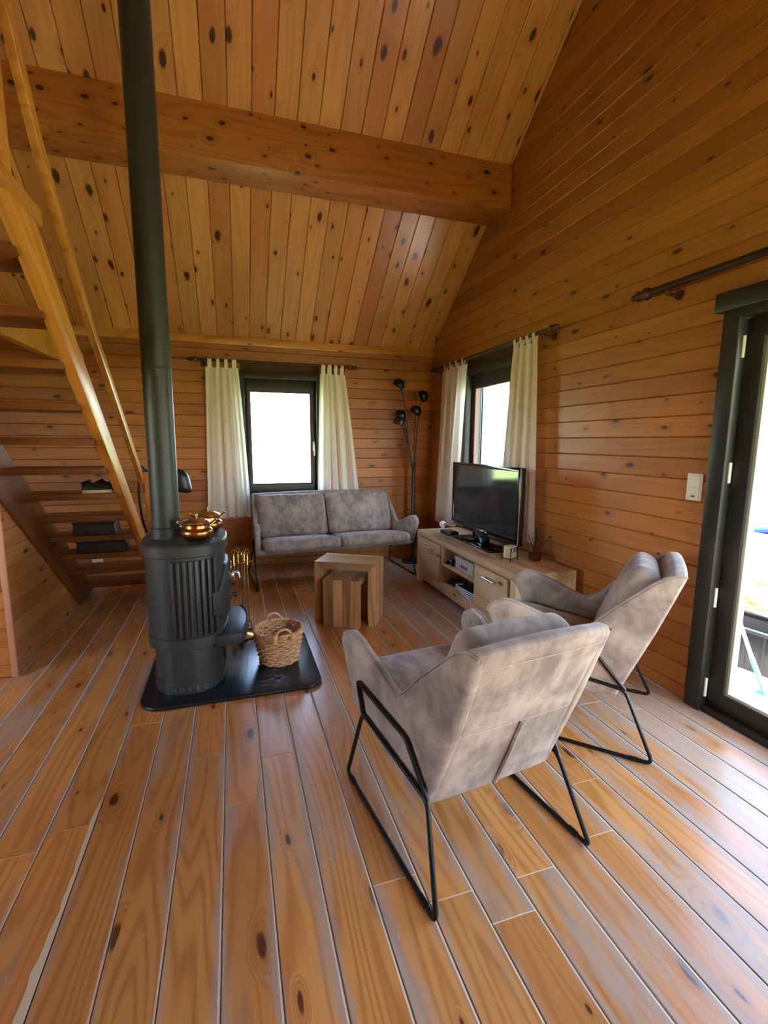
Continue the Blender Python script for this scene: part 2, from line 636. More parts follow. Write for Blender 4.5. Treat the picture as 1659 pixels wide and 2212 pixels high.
def glass_pane():
    t = NT('window_glass')
    g = t.new('ShaderNodeBsdfGlossy')
    g.inputs['Roughness'].default_value = 0.0
    tr = t.new('ShaderNodeBsdfTransparent')
    fr = t.new('ShaderNodeFresnel')
    fr.inputs[0].default_value = 1.45
    mx = t.new('ShaderNodeMixShader')
    geo = t.new('ShaderNodeNewGeometry')
    t.l.new(t.math('MULTIPLY', fr.outputs[0], t.math('SUBTRACT', 1.0, geo.outputs['Backfacing'])), mx.inputs[0])
    t.l.new(tr.outputs[0], mx.inputs[1])
    t.l.new(g.outputs[0], mx.inputs[2])
    t.l.new(mx.outputs[0], t.n['Material Output'].inputs[0])
    t.n.remove(t.b)
    return t.m


def wicker():
    t = NT('wicker')
    tc = t.new('ShaderNodeTexCoord')
    n = t.noise(tc.outputs['Object'], 45, 2)
    t.base(t.mix(t.ramp(n, .35, .65), lin(240, 200, 148), lin(216, 166, 108)))
    t.rough(.45)
    return t.m


def striped():
    t = NT('striped_card')
    tc = t.new('ShaderNodeTexCoord')
    s_ = t.new('ShaderNodeSeparateXYZ')
    t.l.new(tc.outputs['Object'], s_.inputs[0])
    f = t.math('GREATER_THAN', t.math('FRACT', t.math('MULTIPLY', s_.outputs[1], 55.0)), .5)
    t.base(t.mix(f, lin(226, 216, 204), lin(140, 128, 124)))
    t.rough(.6)
    return t.m


def lawn():
    t = NT('lawn')
    n = t.noise(None, 40, 3)
    t.base(t.mix(n, lin(120, 146, 80), lin(158, 180, 112)))
    t.rough(.9)
    return t.m


M['iron'] = cast_iron()
M['hearth'] = hearth()
M['suede'] = suede('suede_taupe', lin(124, 110, 99), lin(180, 163, 148))
M['suede_d'] = suede('suede_grey', lin(114, 101, 92), lin(166, 150, 138))
M['curtain'] = cloth_curtain()
M['glass'] = glass_pane()
M['wicker'] = wicker()
M['striped'] = striped()
M['lawn'] = lawn()


# ------------------------------------------------------------------ the shell of the room
_board_cache = {}


def board_mesh(L, W, T, b, mat):
    key = (round(L, 3), round(W, 4), T, b, mat.name)
    if key not in _board_cache:
        h = W / 2
        m = MB().prism([(-h, -T), (h, -T), (h, -b), (h - b, 0), (-h + b, 0), (-h, -b)], 0, -L / 2, L / 2)
        me = bpy.data.meshes.new('plank')
        me.from_pydata(m.v, [], m.f)
        me.materials.append(mat)
        _board_cache[key] = me
    return _board_cache[key]


def board(parent, c, ex, ey, L, W, T, b, mat, name='plank'):
    """a board with its front face centred at c, length along ex, width along ey"""
    ex, ey = Vector(ex).normalized(), Vector(ey).normalized()
    ez = ex.cross(ey)
    o = bpy.data.objects.new(name, board_mesh(L, W, T, b, mat))
    COL.objects.link(o)
    o.parent = parent
    m = Matrix((ex, ey, ez)).transposed().to_4x4()
    m.translation = Vector(c)
    o.matrix_local = m
    return o


def roof_z(y):
    return EAVE + SLOPE * (YB - y) if y > YR else EAVE + SLOPE * (YB - YR) - SLOPE * (YR - y)


def roof_y(z):
    """the span of y under the roof at height z"""
    if z <= EAVE:
        return YF, YB
    d = (z - EAVE) / SLOPE
    return max(YF, YR - (ZR - z) / SLOPE), YB - d


def panel_with_holes(name, us, vs, hole, top=None, P=None, mat=None):
    """connected slab: grid cells (us x vs) without the ones for which hole() is true; thickness by the P mapping (u, v, side)"""
    mb = MB()
    idx = {}
    def vid(i, j, s_):
        k = (i, j, s_)
        if k not in idx:
            idx[k] = len(mb.v)
            mb.v.append(P(us[i], vs[j], s_))
        return idx[k]
    keep = {(i, j) for i in range(len(us) - 1) for j in range(len(vs) - 1) if not hole((us[i] + us[i + 1]) / 2, (vs[j] + vs[j + 1]) / 2)}
    for (i, j) in keep:
        mb.f.append((vid(i, j, 0), vid(i + 1, j, 0), vid(i + 1, j + 1, 0), vid(i, j + 1, 0)))
        mb.f.append((vid(i, j, 1), vid(i, j + 1, 1), vid(i + 1, j + 1, 1), vid(i + 1, j, 1)))
        for (a, b, ni, nj) in (((i, j), (i + 1, j), i, j - 1), ((i + 1, j), (i + 1, j + 1), i + 1, j), ((i + 1, j + 1), (i, j + 1), i, j + 1), ((i, j + 1), (i, j), i - 1, j)):
            if (ni, nj) not in keep:
                mb.f.append((vid(*b, 0), vid(*a, 0), vid(*a, 1), vid(*b, 1)))
    if top:
        top(mb, vid)
    return mb.build(name, mat)


def in_rect(u, v, r):
    return r[0] < u < r[1] and r[2] < v < r[3]


def cuts(*rs):
    return sorted(set(rs))


PW = 0.1137                                               # pitch of the wall boards
rows = [(0.002, 0.0737)] + [(0.0737 + PW * k, 0.0737 + PW * (k + 1)) for k in range(46)]
BT = 0.02                                                 # board thickness

# floor
fl_us, fl_vs = (XL - TW, XW + TW), (YF - TW, YB + TW)
floor = struct(MB().box((fl_us[0], fl_vs[0], -.12), (fl_us[1], fl_vs[1], -.0022)).build('floor', M['joint']),
               'worn varnished pine plank floor with pale open joints', 'floor')
FP, FX0 = 0.1515, 0.0695
known = {-6: [1.733], -2: [2.088], 0: [2.012], 2: [1.27], 5: [1.159], 8: [1.462], 12: [1.83], -4: [2.442]}
for i in range(-23, 16):
    x0, x1 = FX0 + FP * i, FX0 + FP * (i + 1)
    x0, x1 = max(x0, XL), min(x1, XW)
    if x1 - x0 < .02:
        continue
    ys = sorted([YF] + known.get(i, []) + [YB])
    full = [ys[0]]
    for a, b in zip(ys, ys[1:]):
        if b - a > 4.2:
            full.append(a + (b - a) * random.uniform(.38, .62) if i not in known else a + (b - a) * random.uniform(.55, .75))
        full.append(b)
    for a, b in zip(full, full[1:]):
        g = random.uniform(.0034, .0050)
        board(floor, ((x0 + x1) / 2, (a + b) / 2, random.uniform(-.0006, .0006)), (0, 1, 0), (-1, 0, 0), b - a - .005, x1 - x0 - 2 * g, .02, .0015, M['floor'])

for i in range(-22, 16):                                    # dark strip painting the crack's shadow beside each joint's pale filler
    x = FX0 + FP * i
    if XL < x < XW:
        MB().box((x + .0010, YF, -.01), (x + .0034, YB, -.0016)).build('joint_shade', M['crack'], floor)
rg = random.Random(5)                                      # one board edge has splintered away and is filled
yy = [.35 + .035 * k for k in range(47)]
xs = FX0 + FP * -4
vv = []
for k, y in enumerate(yy):
    w = (.005 + .007 * rg.random() + .014 * max(0, math.sin(k * .31)) ** .7) * min(1, (46 - k) / 4)
    vv += [(xs - .002 - w, y, 0), (xs + .0015, y, 0)]
n = len(vv)
vv += [(x, y, .0012) for x, y, z in vv]
ff = []
for k in range(len(yy) - 1):
    a = 2 * k
    ff += [(a, a + 2, a + 3, a + 1), (n + a, n + a + 1, n + a + 3, n + a + 2), (a, n + a, n + a + 2, a + 2), (a + 1, a + 3, n + a + 3, n + a + 1)]
MB().add(vv, ff).build('splintered_edge', M['filler'], floor)

# ceiling: two slopes, boards running up the slope
def roof_pt(x, y, off):
    n = Vector((0, SLOPE, 1)).normalized() if y >= YR else Vector((0, -SLOPE, 1)).normalized()
    return n * off
_n1 = Vector((0, SLOPE, 1)).normalized()
_n2 = Vector((0, -SLOPE, 1)).normalized()
sec = [(YB, EAVE), (YR, ZR), (YF, roof_z(YF))]
OV = .35
a0 = (YB + OV, EAVE - SLOPE * OV)
b0 = (YF - OV, roof_z(YF) - SLOPE * OV)
lift = .022
prof = [(a0[0], a0[1] + lift), (YR, ZR + lift), (b0[0], b0[1] + lift), (b0[0], b0[1] + .18), (YR, ZR + .18), (a0[0], a0[1] + .18)]
ceiling = struct(MB().prism(prof, 0, XL - TW, XW + TW).build('ceiling', M['backing']), 'sloping ceiling of knotty varnished pine boards', 'ceiling')
CP, CX0 = 0.1602, 0.061
Ls = math.hypot(YB - YR, ZR - EAVE)
Lf = math.hypot(YR - YF, ZR - roof_z(YF))
up1 = Vector((0, -1, SLOPE)).normalized()
up2 = Vector((0, 1, SLOPE)).normalized()
for i in range(-22, 16):
    x0, x1 = max(CX0 + CP * i, XL), min(CX0 + CP * (i + 1), XW)
    if x1 - x0 < .02:
        continue
    xc = (x0 + x1) / 2
    board(ceiling, (xc, (YB + YR) / 2, (EAVE + ZR) / 2), up1, (-1, 0, 0), Ls, x1 - x0 - .003, BT, .005, M['ceiling'])
    board(ceiling, (xc, (YF + YR) / 2, (roof_z(YF) + ZR) / 2), up2, (1, 0, 0), Lf, x1 - x0 - .003, BT, .005, M['ceiling'])

# back wall
us = cuts(XL - TW, WIN1[0], WIN1[1], XW + TW)
vs = cuts(-.1, WIN1[2], WIN1[3], EAVE + .02)
wall_back = struct(panel_with_holes('wall_back', us, vs, lambda u, v: in_rect(u, v, WIN1), None,
                   lambda u, v, s_: (u, YB + .012 + (TW - .012) * s_, v), M['backing']), 'back wall of horizontal varnished pine boards', 'wall')
for z0, z1 in rows:
    if z0 > EAVE:
        break
    z1 = min(z1, EAVE + .02)
    sp = [(XL, XW)]
    if z1 > WIN1[2] + .004 and z0 < WIN1[3] - .004:
        sp = [(XL, WIN1[0]), (WIN1[1], XW)]
    for a, b in sp:
        board(wall_back, ((a + b) / 2, YB, (z0 + z1) / 2), (1, 0, 0), (0, 0, 1), b - a, z1 - z0 - .0012, BT, .005, M['wall'])

# right wall, a gable with a window and the glazed door
HOLES_R = (WIN2, DOOR)
def gable(name, x, sgn, holes, label):
    us = cuts(YF - TW, YB + TW, YR, *[h[0] for h in holes], *[h[1] for h in holes])
    vs = cuts(-.1, EAVE - .13, *[h[2] for h in holes if h[2] > 0 and h[2] < EAVE], *[h[3] for h in holes if h[3] < EAVE])
    up = [h for h in holes if h[3] > EAVE]
    if up:
        vs = cuts(*vs, *[h[2] for h in up], *[h[3] for h in up])
    def top(mb, vid):
        n = len(mb.v)
        pts = [(YB + TW, vs[-1]), (YB + TW, EAVE - SLOPE * TW + .03), (YR, ZR + .03), (YF - TW, roof_z(YF - TW) + .03), (YF - TW, vs[-1])]
        for s_ in (0, 1):
            for p in pts:
                mb.v.append((x + sgn * (.012 + (TW - .012) * s_), p[0], p[1]))
        m = len(pts)
        mb.f.append(tuple(range(n, n + m)))
        mb.f.append(tuple(range(n + m, n + 2 * m))[::-1])
        for k in range(m):
            l = (k + 1) % m
            mb.f.append((n + k, n + m + k, n + m + l, n + l))
    o = panel_with_holes(name, us, vs, lambda u, v: any(in_rect(u, v, h) for h in holes), top if not up else None,
                         lambda u, v, s_: (x + sgn * (.012 + (TW - .012) * s_), u, v), M['backing'])
    struct(o, label, 'wall')
    for z0, z1 in rows:
        if z0 > ZR - .03:
            break
        a0_, b0_ = roof_y(z0)
        sp = [(a0_, b0_)]
        for h in holes:
            if z1 > h[2] + .004 and z0 < h[3] - .004:
                sp = [q for a, b in sp for q in ((a, min(b, h[0])), (max(a, h[1]), b)) if q[1] - q[0] > .01]
        for a, b in sp:
            board(o, (x, (a + b) / 2, (z0 + z1) / 2), (0, -sgn, 0), (0, 0, 1), b - a, z1 - z0 - .0012, BT, .005, M['wall'])
    return o
wall_right = gable('wall_right', XW, 1, HOLES_R, 'tall right gable wall of horizontal varnished pine boards')

# left gable and front wall (out of the picture, they close the room)
wall_left = gable('wall_left', XL, -1, (WINL,), 'left gable wall of pine')
us = cuts(XL - TW, WINF[0], WINF[1], XW + TW)
vs = cuts(-.1, WINF[2], WINF[3], EAVE + .02)
wall_front = struct(panel_with_holes('wall_front', us, vs, lambda u, v: in_rect(u, v, WINF), None,
                    lambda u, v, s_: (u, YF - TW * s_, v), M['wall']), 'front wall of pine behind the camera', 'wall')

# eave board under the ceiling, purlin
tr = MB().box((XL, YB - .028, EAVE - .072), (XW, YB, EAVE + .012)).build('trim_1', M['stair'], bevel=.004)
struct(tr, 'light pine board where the ceiling meets the back wall', 'trim')
beam = MB().prism([(-.155, -.16), (.155, -.16), (.155, -.03), (-.155, .203)], 0, -2.815, 2.815).build('ceiling_beam', M['beam'], bevel=.006)
beam.location = ((XL + XW) / 2, 3.985, 3.505)
struct(beam, 'thick square pine beam running under the sloping ceiling', 'beam')


# windows
def window(name, axis, plane, outer, depth_dir, casing, sash, handle_at, label):
    """axis: wall normal axis (1 = back wall, 0 = right wall); outer = opening rectangle (p0, p1, z0, z1)"""
    w = bpy.data.objects.new(name, None)
    COL.objects.link(w)
    struct(w, label, 'window')
    def R(o, i, a, b, nm, mat, bev=.004, par=None):
        m = MB()
        if axis == 0:
            m.ring(o, i, 0, a, b)
        else:                                              # ring's 2-D axes for axis 1 are (z, x)
            m.ring((o[2], o[3], o[0], o[1]), (i[2], i[3], i[0], i[1]), 1, a, b)
        return m.build(nm, mat, par or w, bevel=bev)
    def inset(r, d):
        return (r[0] + d[0], r[1] - d[0], r[2] + d[1], r[3] - d[1])
    p, s_ = plane, depth_dir
    oc = inset(outer, (-.018, -.018))
    ic = inset(outer, casing)
    R(oc, ic, p - s_ * .022, p + s_ * TW, 'casing', M['frame'])
    isash = inset(ic, sash)
    R(ic, isash, p + s_ * .045, p + s_ * .105, 'sash', M['frame'])
    R(isash, inset(isash, (.010, .010)), p + s_ * .05, p + s_ * .075, 'gasket', M['frame_in'], .001)
    m = MB()
    g = inset(isash, (.004, .004))
    if axis == 0:
        m.box((p + s_ * .078 if s_ > 0 else p + s_ * .084, g[0], g[2]), (p + s_ * .084 if s_ > 0 else p + s_ * .078, g[1], g[3]))
    else:
        m.box((g[0], p + s_ * .078, g[2]), (g[1], p + s_ * .084, g[3]))
    m.build('pane', M['glass'], w)
    return w, ic, isash


w1, ic1, is1 = window('window_1', 1, YB, WIN1, 1, (.035, .06), (.055, .125), None, 'dark framed casement window in the back wall above the sofa')
hx = is1[1] + .028
hm = MB().box((hx - .012, YB + .030, 1.29), (hx + .012, YB + .046, 1.40))
hh = hm.build('handle_plate', M['white'], w1, bevel=.004)
MB().tube(fillet([(hx, YB + .035, 1.36), (hx, YB + .005, 1.36), (hx, YB + .0, 1.24)], .012), .008, 8).build('handle', M['white'], w1, smooth=50)
w2, ic2, is2 = window('window_2', 0, XW, WIN2, 1, (.035, .06), (.055, .125), None, 'dark framed casement window in the right wall behind the television')
# a grey open shutter seen outside the right window
sh = MB().box((XW + .165, WIN2[1] - .05, WIN2[2]), (XW + .27, WIN2[1] - .02, WIN2[3])).build('shutter_edge', M['grey_cloth'], w2, bevel=.004)

# glazed door
d1 = bpy.data.objects.new('door_1', None)
COL.objects.link(d1)
struct(d1, 'dark framed glazed door to the terrace', 'door')
m = MB().prism([(1.81, 0), (1.81, 2.05), (-.2, 2.05), (-.2, 0), (-.14, 0), (-.14, 1.995), (1.725, 1.995), (1.725, 0)], 0, XW - .03, XW + TW)
m.build('door_casing', M['frame'], d1, bevel=.005)
MB().box((XW - .042, -.25, 2.035), (XW + .02, 1.852, 2.125)).build('head_board', M['frame'], d1, bevel=.005)
MB().box((XW - .012, -.14, 0.0), (XW + TW, 1.725, .032)).build('threshold', M['frame'], d1, bevel=.004)
for (ya, yb) in ((.80, 1.72), (-.135, .795)):
    leaf = MB().ring((ya, yb, .034, 1.99), (ya + .10, yb - .085, .125, 1.895), 0, XW + .02, XW + .08).build('door_leaf', M['frame'], d1, bevel=.006)
    MB().ring((ya + .10, yb - .085, .125, 1.895), (ya + .118, yb - .103, .143, 1.877), 0, XW + .028, XW + .07).build('glazing_bead', M['bead'], leaf, bevel=.002)
    MB().box((XW + .05, ya + .11, .135), (XW + .056, yb - .095, 1.885)).build('pane', M['glass'], leaf)
for z in (.13, .62, 1.26, 1.86):
    MB().lathe([(.0, -.052), (.008, -.05), (.008, .05), (.0, .052)], 10, (XW + .008, 1.722, z)).build('hinge', M['white'], d1, smooth=40)

# windows of the out-of-picture walls
def plain_window(name, axis, plane, sgn, r, n, label):
    w = bpy.data.objects.new(name, None)
    COL.objects.link(w)
    struct(w, label, 'window')
    step = (r[1] - r[0]) / n
    for k in range(n):
        a, b = r[0] + step * k, r[0] + step * (k + 1)
        o, i = (a, b, r[2], r[3]), (a + .07, b - .07, r[2] + .08, r[3] - .08)
        m, g = MB(), MB()
        if axis == 0:
            m.ring(o, i, 0, plane, plane + sgn * TW)
            g.box((plane + sgn * .08 - .003, i[0], i[2]), (plane + sgn * .08 + .003, i[1], i[3]))
        else:
            m.ring((o[2], o[3], o[0], o[1]), (i[2], i[3], i[0], i[1]), 1, plane, plane + sgn * TW)
            g.box((i[0], plane + sgn * .08 - .003, i[2]), (i[1], plane + sgn * .08 + .003, i[3]))
        m.build('window_frame', M['frame'], w)
        g.build('pane', M['glass'], w)
plain_window('window_3', 0, XL, -1, WINL, 2, 'window in the left wall')
plain_window('window_4', 1, YF, -1, WINF, 1, 'window in the front wall')


# ------------------------------------------------------------------ staircase on the left
stair = thing('staircase', 'open tread pine staircase climbing behind the stove pipe', 'staircase', (-1.0, 3.6, 0))
SO = Vector((1.0, -3.6, 0))                               # world -> local of the staircase
def str_prof(lo, hi):
    """stringer outline in (y, z): lower and upper edge lines, cut at the floor and at the loft"""
    (yl, zl, kl), (yu, zu, ku) = lo, hi
    L = lambda y: zl - kl * (y - yl)
    U = lambda y: zu - ku * (y - yu)
    y_fl, y_fu = yl + zl / kl, yu + zu / ku
    top = 2.02
    return [(top, L(top)), (y_fl, 0), (min(y_fu, 4.94), max(0, U(min(y_fu, 4.94)))), (top, U(top))]
right_p = str_prof((2.261, 2.085, .815), (2.445, 2.147, .849))
left_p = str_prof((3.25, 1.07, .845), (2.445, 2.147, .849))
def place(mb):
    return mb.map(lambda x, y, z: (x + SO.x, y + SO.y, z))
def stringer(p, xa, xb, mat=M['stair']):
    # the board's own x runs up the slope so that the grain follows it
    o = place(MB().prism(p, 0, xa, xb))
    ang = math.atan(.83)
    rot = Matrix.Rotation(-ang, 4, 'X')                    # local frame
    base = Matrix(((0, 0, 1, 0), (1, 0, 0, 0), (0, 1, 0, 0), (0, 0, 0, 1)))
    f = rot @ base
    inv = f.inverted()
    o.map(lambda x, y, z: inv @ Vector((x, y, z)))
    ob = o.build('stringer', mat, stair, bevel=.004)
    ob.matrix_local = f
    return ob
stringer(right_p, -.75, -.70)
stringer(left_p, -1.33, -1.28, M['tread'])  # left stringer darkened by colour for the shade of the treads
for k in range(12):
    z, y = .16 + .179 * k, 4.60 - .216 * k
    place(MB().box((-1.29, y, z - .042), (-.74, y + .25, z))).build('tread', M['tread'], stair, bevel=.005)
rail = [(2.30, 2.97), (2.40, 2.80), (2.52, 2.63), (2.66, 2.475), (2.864, 2.282), (3.135, 2.04), (3.541, 1.73), (3.95, 1.415), (4.36, 1.10)]
mb = MB()
vs_, fs_ = [], []
for i, (y, z) in enumerate(rail):
    a, b = rail[max(i - 1, 0)], rail[min(i + 1, len(rail) - 1)]
    t = Vector((b[0] - a[0], b[1] - a[1])).normalized()
    n = Vector((-t.y, t.x))
    if n.y < 0:
        n = -n
    for (dx, dn) in ((-.735, 0), (-.70, 0), (-.70, -.075), (-.735, -.075)):
        vs_.append((dx, y + n.x * dn, z + n.y * dn))
for i in range(len(rail) - 1):
    for k in range(4):
        l = (k + 1) % 4
        fs_.append((i * 4 + k, i * 4 + l, (i + 1) * 4 + l, (i + 1) * 4 + k))
fs_ += [(0, 3, 2, 1), tuple((len(rail) - 1) * 4 + k for k in range(4))]
mb.add(vs_, fs_)
place(mb).build('handrail', M['stair'], stair, bevel=.006)
place(MB().box((-.70, 4.33, 0), (-.63, 4.40, 1.14))).build('newel_post', M['stair'], stair, bevel=.005)

# loft edge: post, rim beam, joist
loft = thing('loft_edge', 'pine loft rim beam with a square post at the stair top', 'loft', (-.7, 1.8, 2.2))
LO = Vector((.7, -1.8, -2.2))
def plc(mb):
    return mb.map(lambda x, y, z: (x + LO.x, y + LO.y, z + LO.z))
plc(MB().box((-.77, 2.05, 2.31), (-.695, 2.125, 3.25))).build('post', M['stair'], loft, bevel=.005)
plc(MB().box((-.745, -1.6, 2.245), (-.69, 2.38, 2.312))).build('rim_beam', M['stair'], loft, bevel=.005)
plc(MB().box((-3.28, -1.62, 2.2), (-.75, 2.0, 2.244))).build('deck', M['stair'], loft, bevel=.003)
plc(MB().box((-1.40, 2.0, 2.05), (-1.33, 5.42, 2.25))).build('joist', M['stair'], loft, bevel=.005)

# boarded cupboard under the stairs
wst = MB().prism([(3.224, 0), (4.5, 0.0), (3.224, 1.065)], 0, -1.345, -1.318).build('wall_stair', M['backing'])
struct(wst, 'low boarded wall under the stair stringer', 'wall')
for z0, z1 in rows:
    y1 = min(4.5, 3.25 + (1.07 - z0) / .845)
    if y1 < 3.3:
        break
    board(wst, (-1.298, (3.222 + y1) / 2, (z0 + z1) / 2), (0, 1, 0), (0, 0, 1), y1 - 3.222, z1 - z0 - .0012, BT, .005, M['wall'])
for z0, z1 in rows:
    if z0 > 1.06:
        break
    board(wst, (-1.863, 3.2, (z0 + z1) / 2), (1, 0, 0), (0, 0, 1), 1.13, z1 - z0 - .0012, BT, .005, M['wall'])
MB().box((-2.44, 3.195, 1.098), (-1.345, 3.6, 1.12)).build('top_board', M['stair'], wst, bevel=.003)
trm = MB().box((-1.296, 3.188, 0), (-1.264, 3.205, 1.1)).build('trim_2', M['plaster_trim'], bevel=.004)
struct(trm, 'pale corner strip on the low wall under the stairs', 'trim')

# things on the treads
def shoe(name, label, loc, rz, s=1.0):
    t = thing(name, label, 'shoe', loc, rz, 'shoes on the stair tread')
    n = 14
    def sec(u):                                            # u 0 heel .. 1 toe: half width, height
        w = .034 + .012 * math.sin(PI * min(1, u * 1.05)) if u < .93 else .030
        h = .085 - .055 * max(0, (u - .25) / .75) ** .7 if u > .25 else .075 + .04 * u
        return w, max(.032, h)
    mb, sl = MB(), MB()
    vs, fs, sv, sf = [], [], [], []
    for i in range(n):
        u = i / (n - 1)
        w, h = sec(u)
        e = 1 - max(0, (u - .85) / .15) ** 2 * .6 - max(0, (.1 - u) / .1) ** 2 * .35
        w *= e
        x = u * .27 * s
        for a in range(9):
            th = PI * a / 8
            vs.append((x, w * s * math.cos(th) * (1 if abs(math.cos(th)) > .5 else 1), (.024 + (h - .0) * math.sin(th) ** .75) * s))
        sv += [(x, -w * 1.12 * s, 0), (x, w * 1.12 * s, 0), (x, w * 1.1 * s, .028 * s), (x, -w * 1.1 * s, .028 * s)]
    for i in range(n - 1):
        for a in range(8):
            fs.append((i * 9 + a, i * 9 + a + 1, (i + 1) * 9 + a + 1, (i + 1) * 9 + a))
        for a in range(4):
            b = (a + 1) % 4
            sf.append((i * 4 + a, (i + 1) * 4 + a, (i + 1) * 4 + b, i * 4 + b))
    fs += [tuple(range(9)), tuple((n - 1) * 9 + a for a in range(9))[::-1]]
    sf += [(0, 1, 2, 3), tuple((n - 1) * 4 + a for a in (3, 2, 1, 0))]
    mb.add(vs, fs).build('upper', M['shoe'], t, smooth=60)
    sl.add(sv, sf).build('sole', M['sole'], t, smooth=40)
    MB().tube([(.02 * s, 0, .10 * s), (.06 * s, .026 * s, .115 * s), (.10 * s, 0, .092 * s), (.06 * s, -.026 * s, .115 * s)], .008 * s, 6, closed=True).build('collar', M['shoe'], t, smooth=60)
    return t
zt = .16 + .179 * 5
yt = 4.60 - .216 * 5
shoe('shoe', 'black shoe with a tan sole lying on a stair tread', (-.95, yt + .055, zt), .06, .70)
shoe('shoe', 'second black shoe half hidden behind the stringer', (-.885, yt + .125, zt), .45, .70)
def stair_box(label, k, x0, x1, h):
    z, y = .16 + .179 * k, 4.60 - .216 * k
    t = thing('storage_box', label, 'box', ((x0 + x1) / 2, y + .12, z), 0, 'dark boxes on the stairs')
    w = x1 - x0
    MB().prism([(0, -w / 2), (0, w / 2), (h * .8, w / 2 - .012), (h * .8, -w / 2 + .012)], 1, -.09, .09).build('body', M['darkbox'], t, bevel=.006)
    MB().box((-w / 2 + .004, -.095, h * .8), (w / 2 - .004, .095, h)).build('lid', M['darkbox'], t, bevel=.005)
    return t
stair_box('wide dark box with lid on the fourth stair tread', 3, -1.15, -.86, .10)
stair_box('long dark box with lid on the third stair tread', 2, -1.20, -.84, .10)
# wall socket
t = thing('wall_socket', 'white double wall socket low on the back wall behind the stairs', 'socket', (-1.36, YB, .15))
MB().box((-.05, -.012, -.04), (.05, 0, .04)).build('plate', M['white'], t, bevel=.004)
for dx in (-.024, .024):
    MB().lathe([(.017, 0), (.017, .004), (.013, .004), (.012, .001)], 16, (dx, -.013, 0), 1).build('outlet', M['white'], t, smooth=30)
# bag hung on the newel
t = thing('shoulder_bag', 'black shoulder bag hanging behind the stove pipe', 'bag', (-.54, 4.47, .95))
cushion_mb(.37, .12, .19, .05, .02, 8).map(lambda x, y, z: (x * (1 - .9 * (z - .01) * (1 if x > 0 else .3)), y, z + .085 + .02 * math.cos(x * 9))).build('body', M['bag'], t, smooth=80)
MB().tube(curve([(-.13, -.03, .17), (-.19, -.07, .24), (-.20, -.10, .20), (-.215, -.08, 0.0), (-.205, -.06, -.2), (-.18, -.04, -.33)], 6), .010, 6).build('strap', M['bag'], t, smooth=80)
MB().tube(curve([(-.10, 0, .16), (-.08, -.02, .215), (.06, -.02, .215), (.10, 0, .16)], 6), .007, 6).build('handle', M['bag'], t, smooth=80)


# ------------------------------------------------------------------ stove, hearth and what stands there
h_out = []
def rrect(x0, x1, y0, y1, r, n=8):
    """r = radii at (x0,y0) (x1,y0) (x1,y1) (x0,y1)"""
    out = []
    for (cx_, cy_, rr, a0_) in ((x0 + r[0], y0 + r[0], r[0], PI), (x1 - r[1], y0 + r[1], r[1], 1.5 * PI), (x1 - r[2], y1 - r[2], r[2], 0), (x0 + r[3], y1 - r[3], r[3], .5 * PI)):
        for k in range(n + 1):
            a = a0_ + .5 * PI * k / n
            out.append((cx_ + rr * math.cos(a), cy_ + rr * math.sin(a)))
    return out
plate = MB().prism([(x + .03, y - 3.03) for x, y in rrect(-.52, .455, 2.54, 3.52, (.12, .10, .22, .22))], 2, 0, .022).build('hearth_plate', M['hearth'], bevel=.006, seg=3)
plate.location = (-.03, 3.03, 0)
tag(plate, 'black rounded steel floor plate under the wood stove', 'hearth plate')

SC = (-.277, 2.955)
BAX = .213                                                 # half depth of the body                                         # stove centre on the plate
stove = thing('wood_stove', 'oval dark cast iron wood stove with ribbed sides', 'stove', (SC[0], SC[1], .022))
def oval(ax, ay, e=2.6, n=64):
    return superellipse(ax, ay, n, e)
def loft_ovals(secs, name, mat, e=2.6, n=64, smooth=35):
    """stack of ovals (z, ax, ay)"""
    mb = MB()
    vs, fs = [], []
    for z, ax, ay in secs:
        vs += [(x, y, z) for x, y in oval(ax, ay, e, n)]
    for i in range(len(secs) - 1):
        for k in range(n):
            l = (k + 1) % n
            fs.append((i * n + k, i * n + l, (i + 1) * n + l, (i + 1) * n + k))
    fs += [tuple(range(n))[::-1], tuple((len(secs) - 1) * n + k for k in range(n))]
    return mb.add(vs, fs).build(name, mat, stove, smooth=smooth)
loft_ovals([(0, .196, .312), (.055, .196, .312), (.062, .190, .306), (.27, .186, .302)], 'plinth', M['iron'])
loft_ovals([(.252, .210, .312), (.257, .218, .320), (.316, .218, .320), (.321, .210, .312)], 'lower_band', M['iron'])
loft_ovals([(.318, BAX, .315), (.80, BAX, .315)], 'body', M['iron'])
loft_ovals([(.765, .221, .323), (.77, .229, .33), (.822, .229, .33), (.832, .221, .323)], 'top_plate', M['iron'])
for cy_ in (-.14, .07):                                    # rings cast into the hot plate
    for r_ in (.055, .075):
        MB().tube([(.085 + r_ * math.cos(a * PI / 16), cy_ + r_ * math.sin(a * PI / 16), .832) for a in range(32)], .0025, 5, closed=True).build('hot_plate_ring', M['iron'], stove, smooth=60)
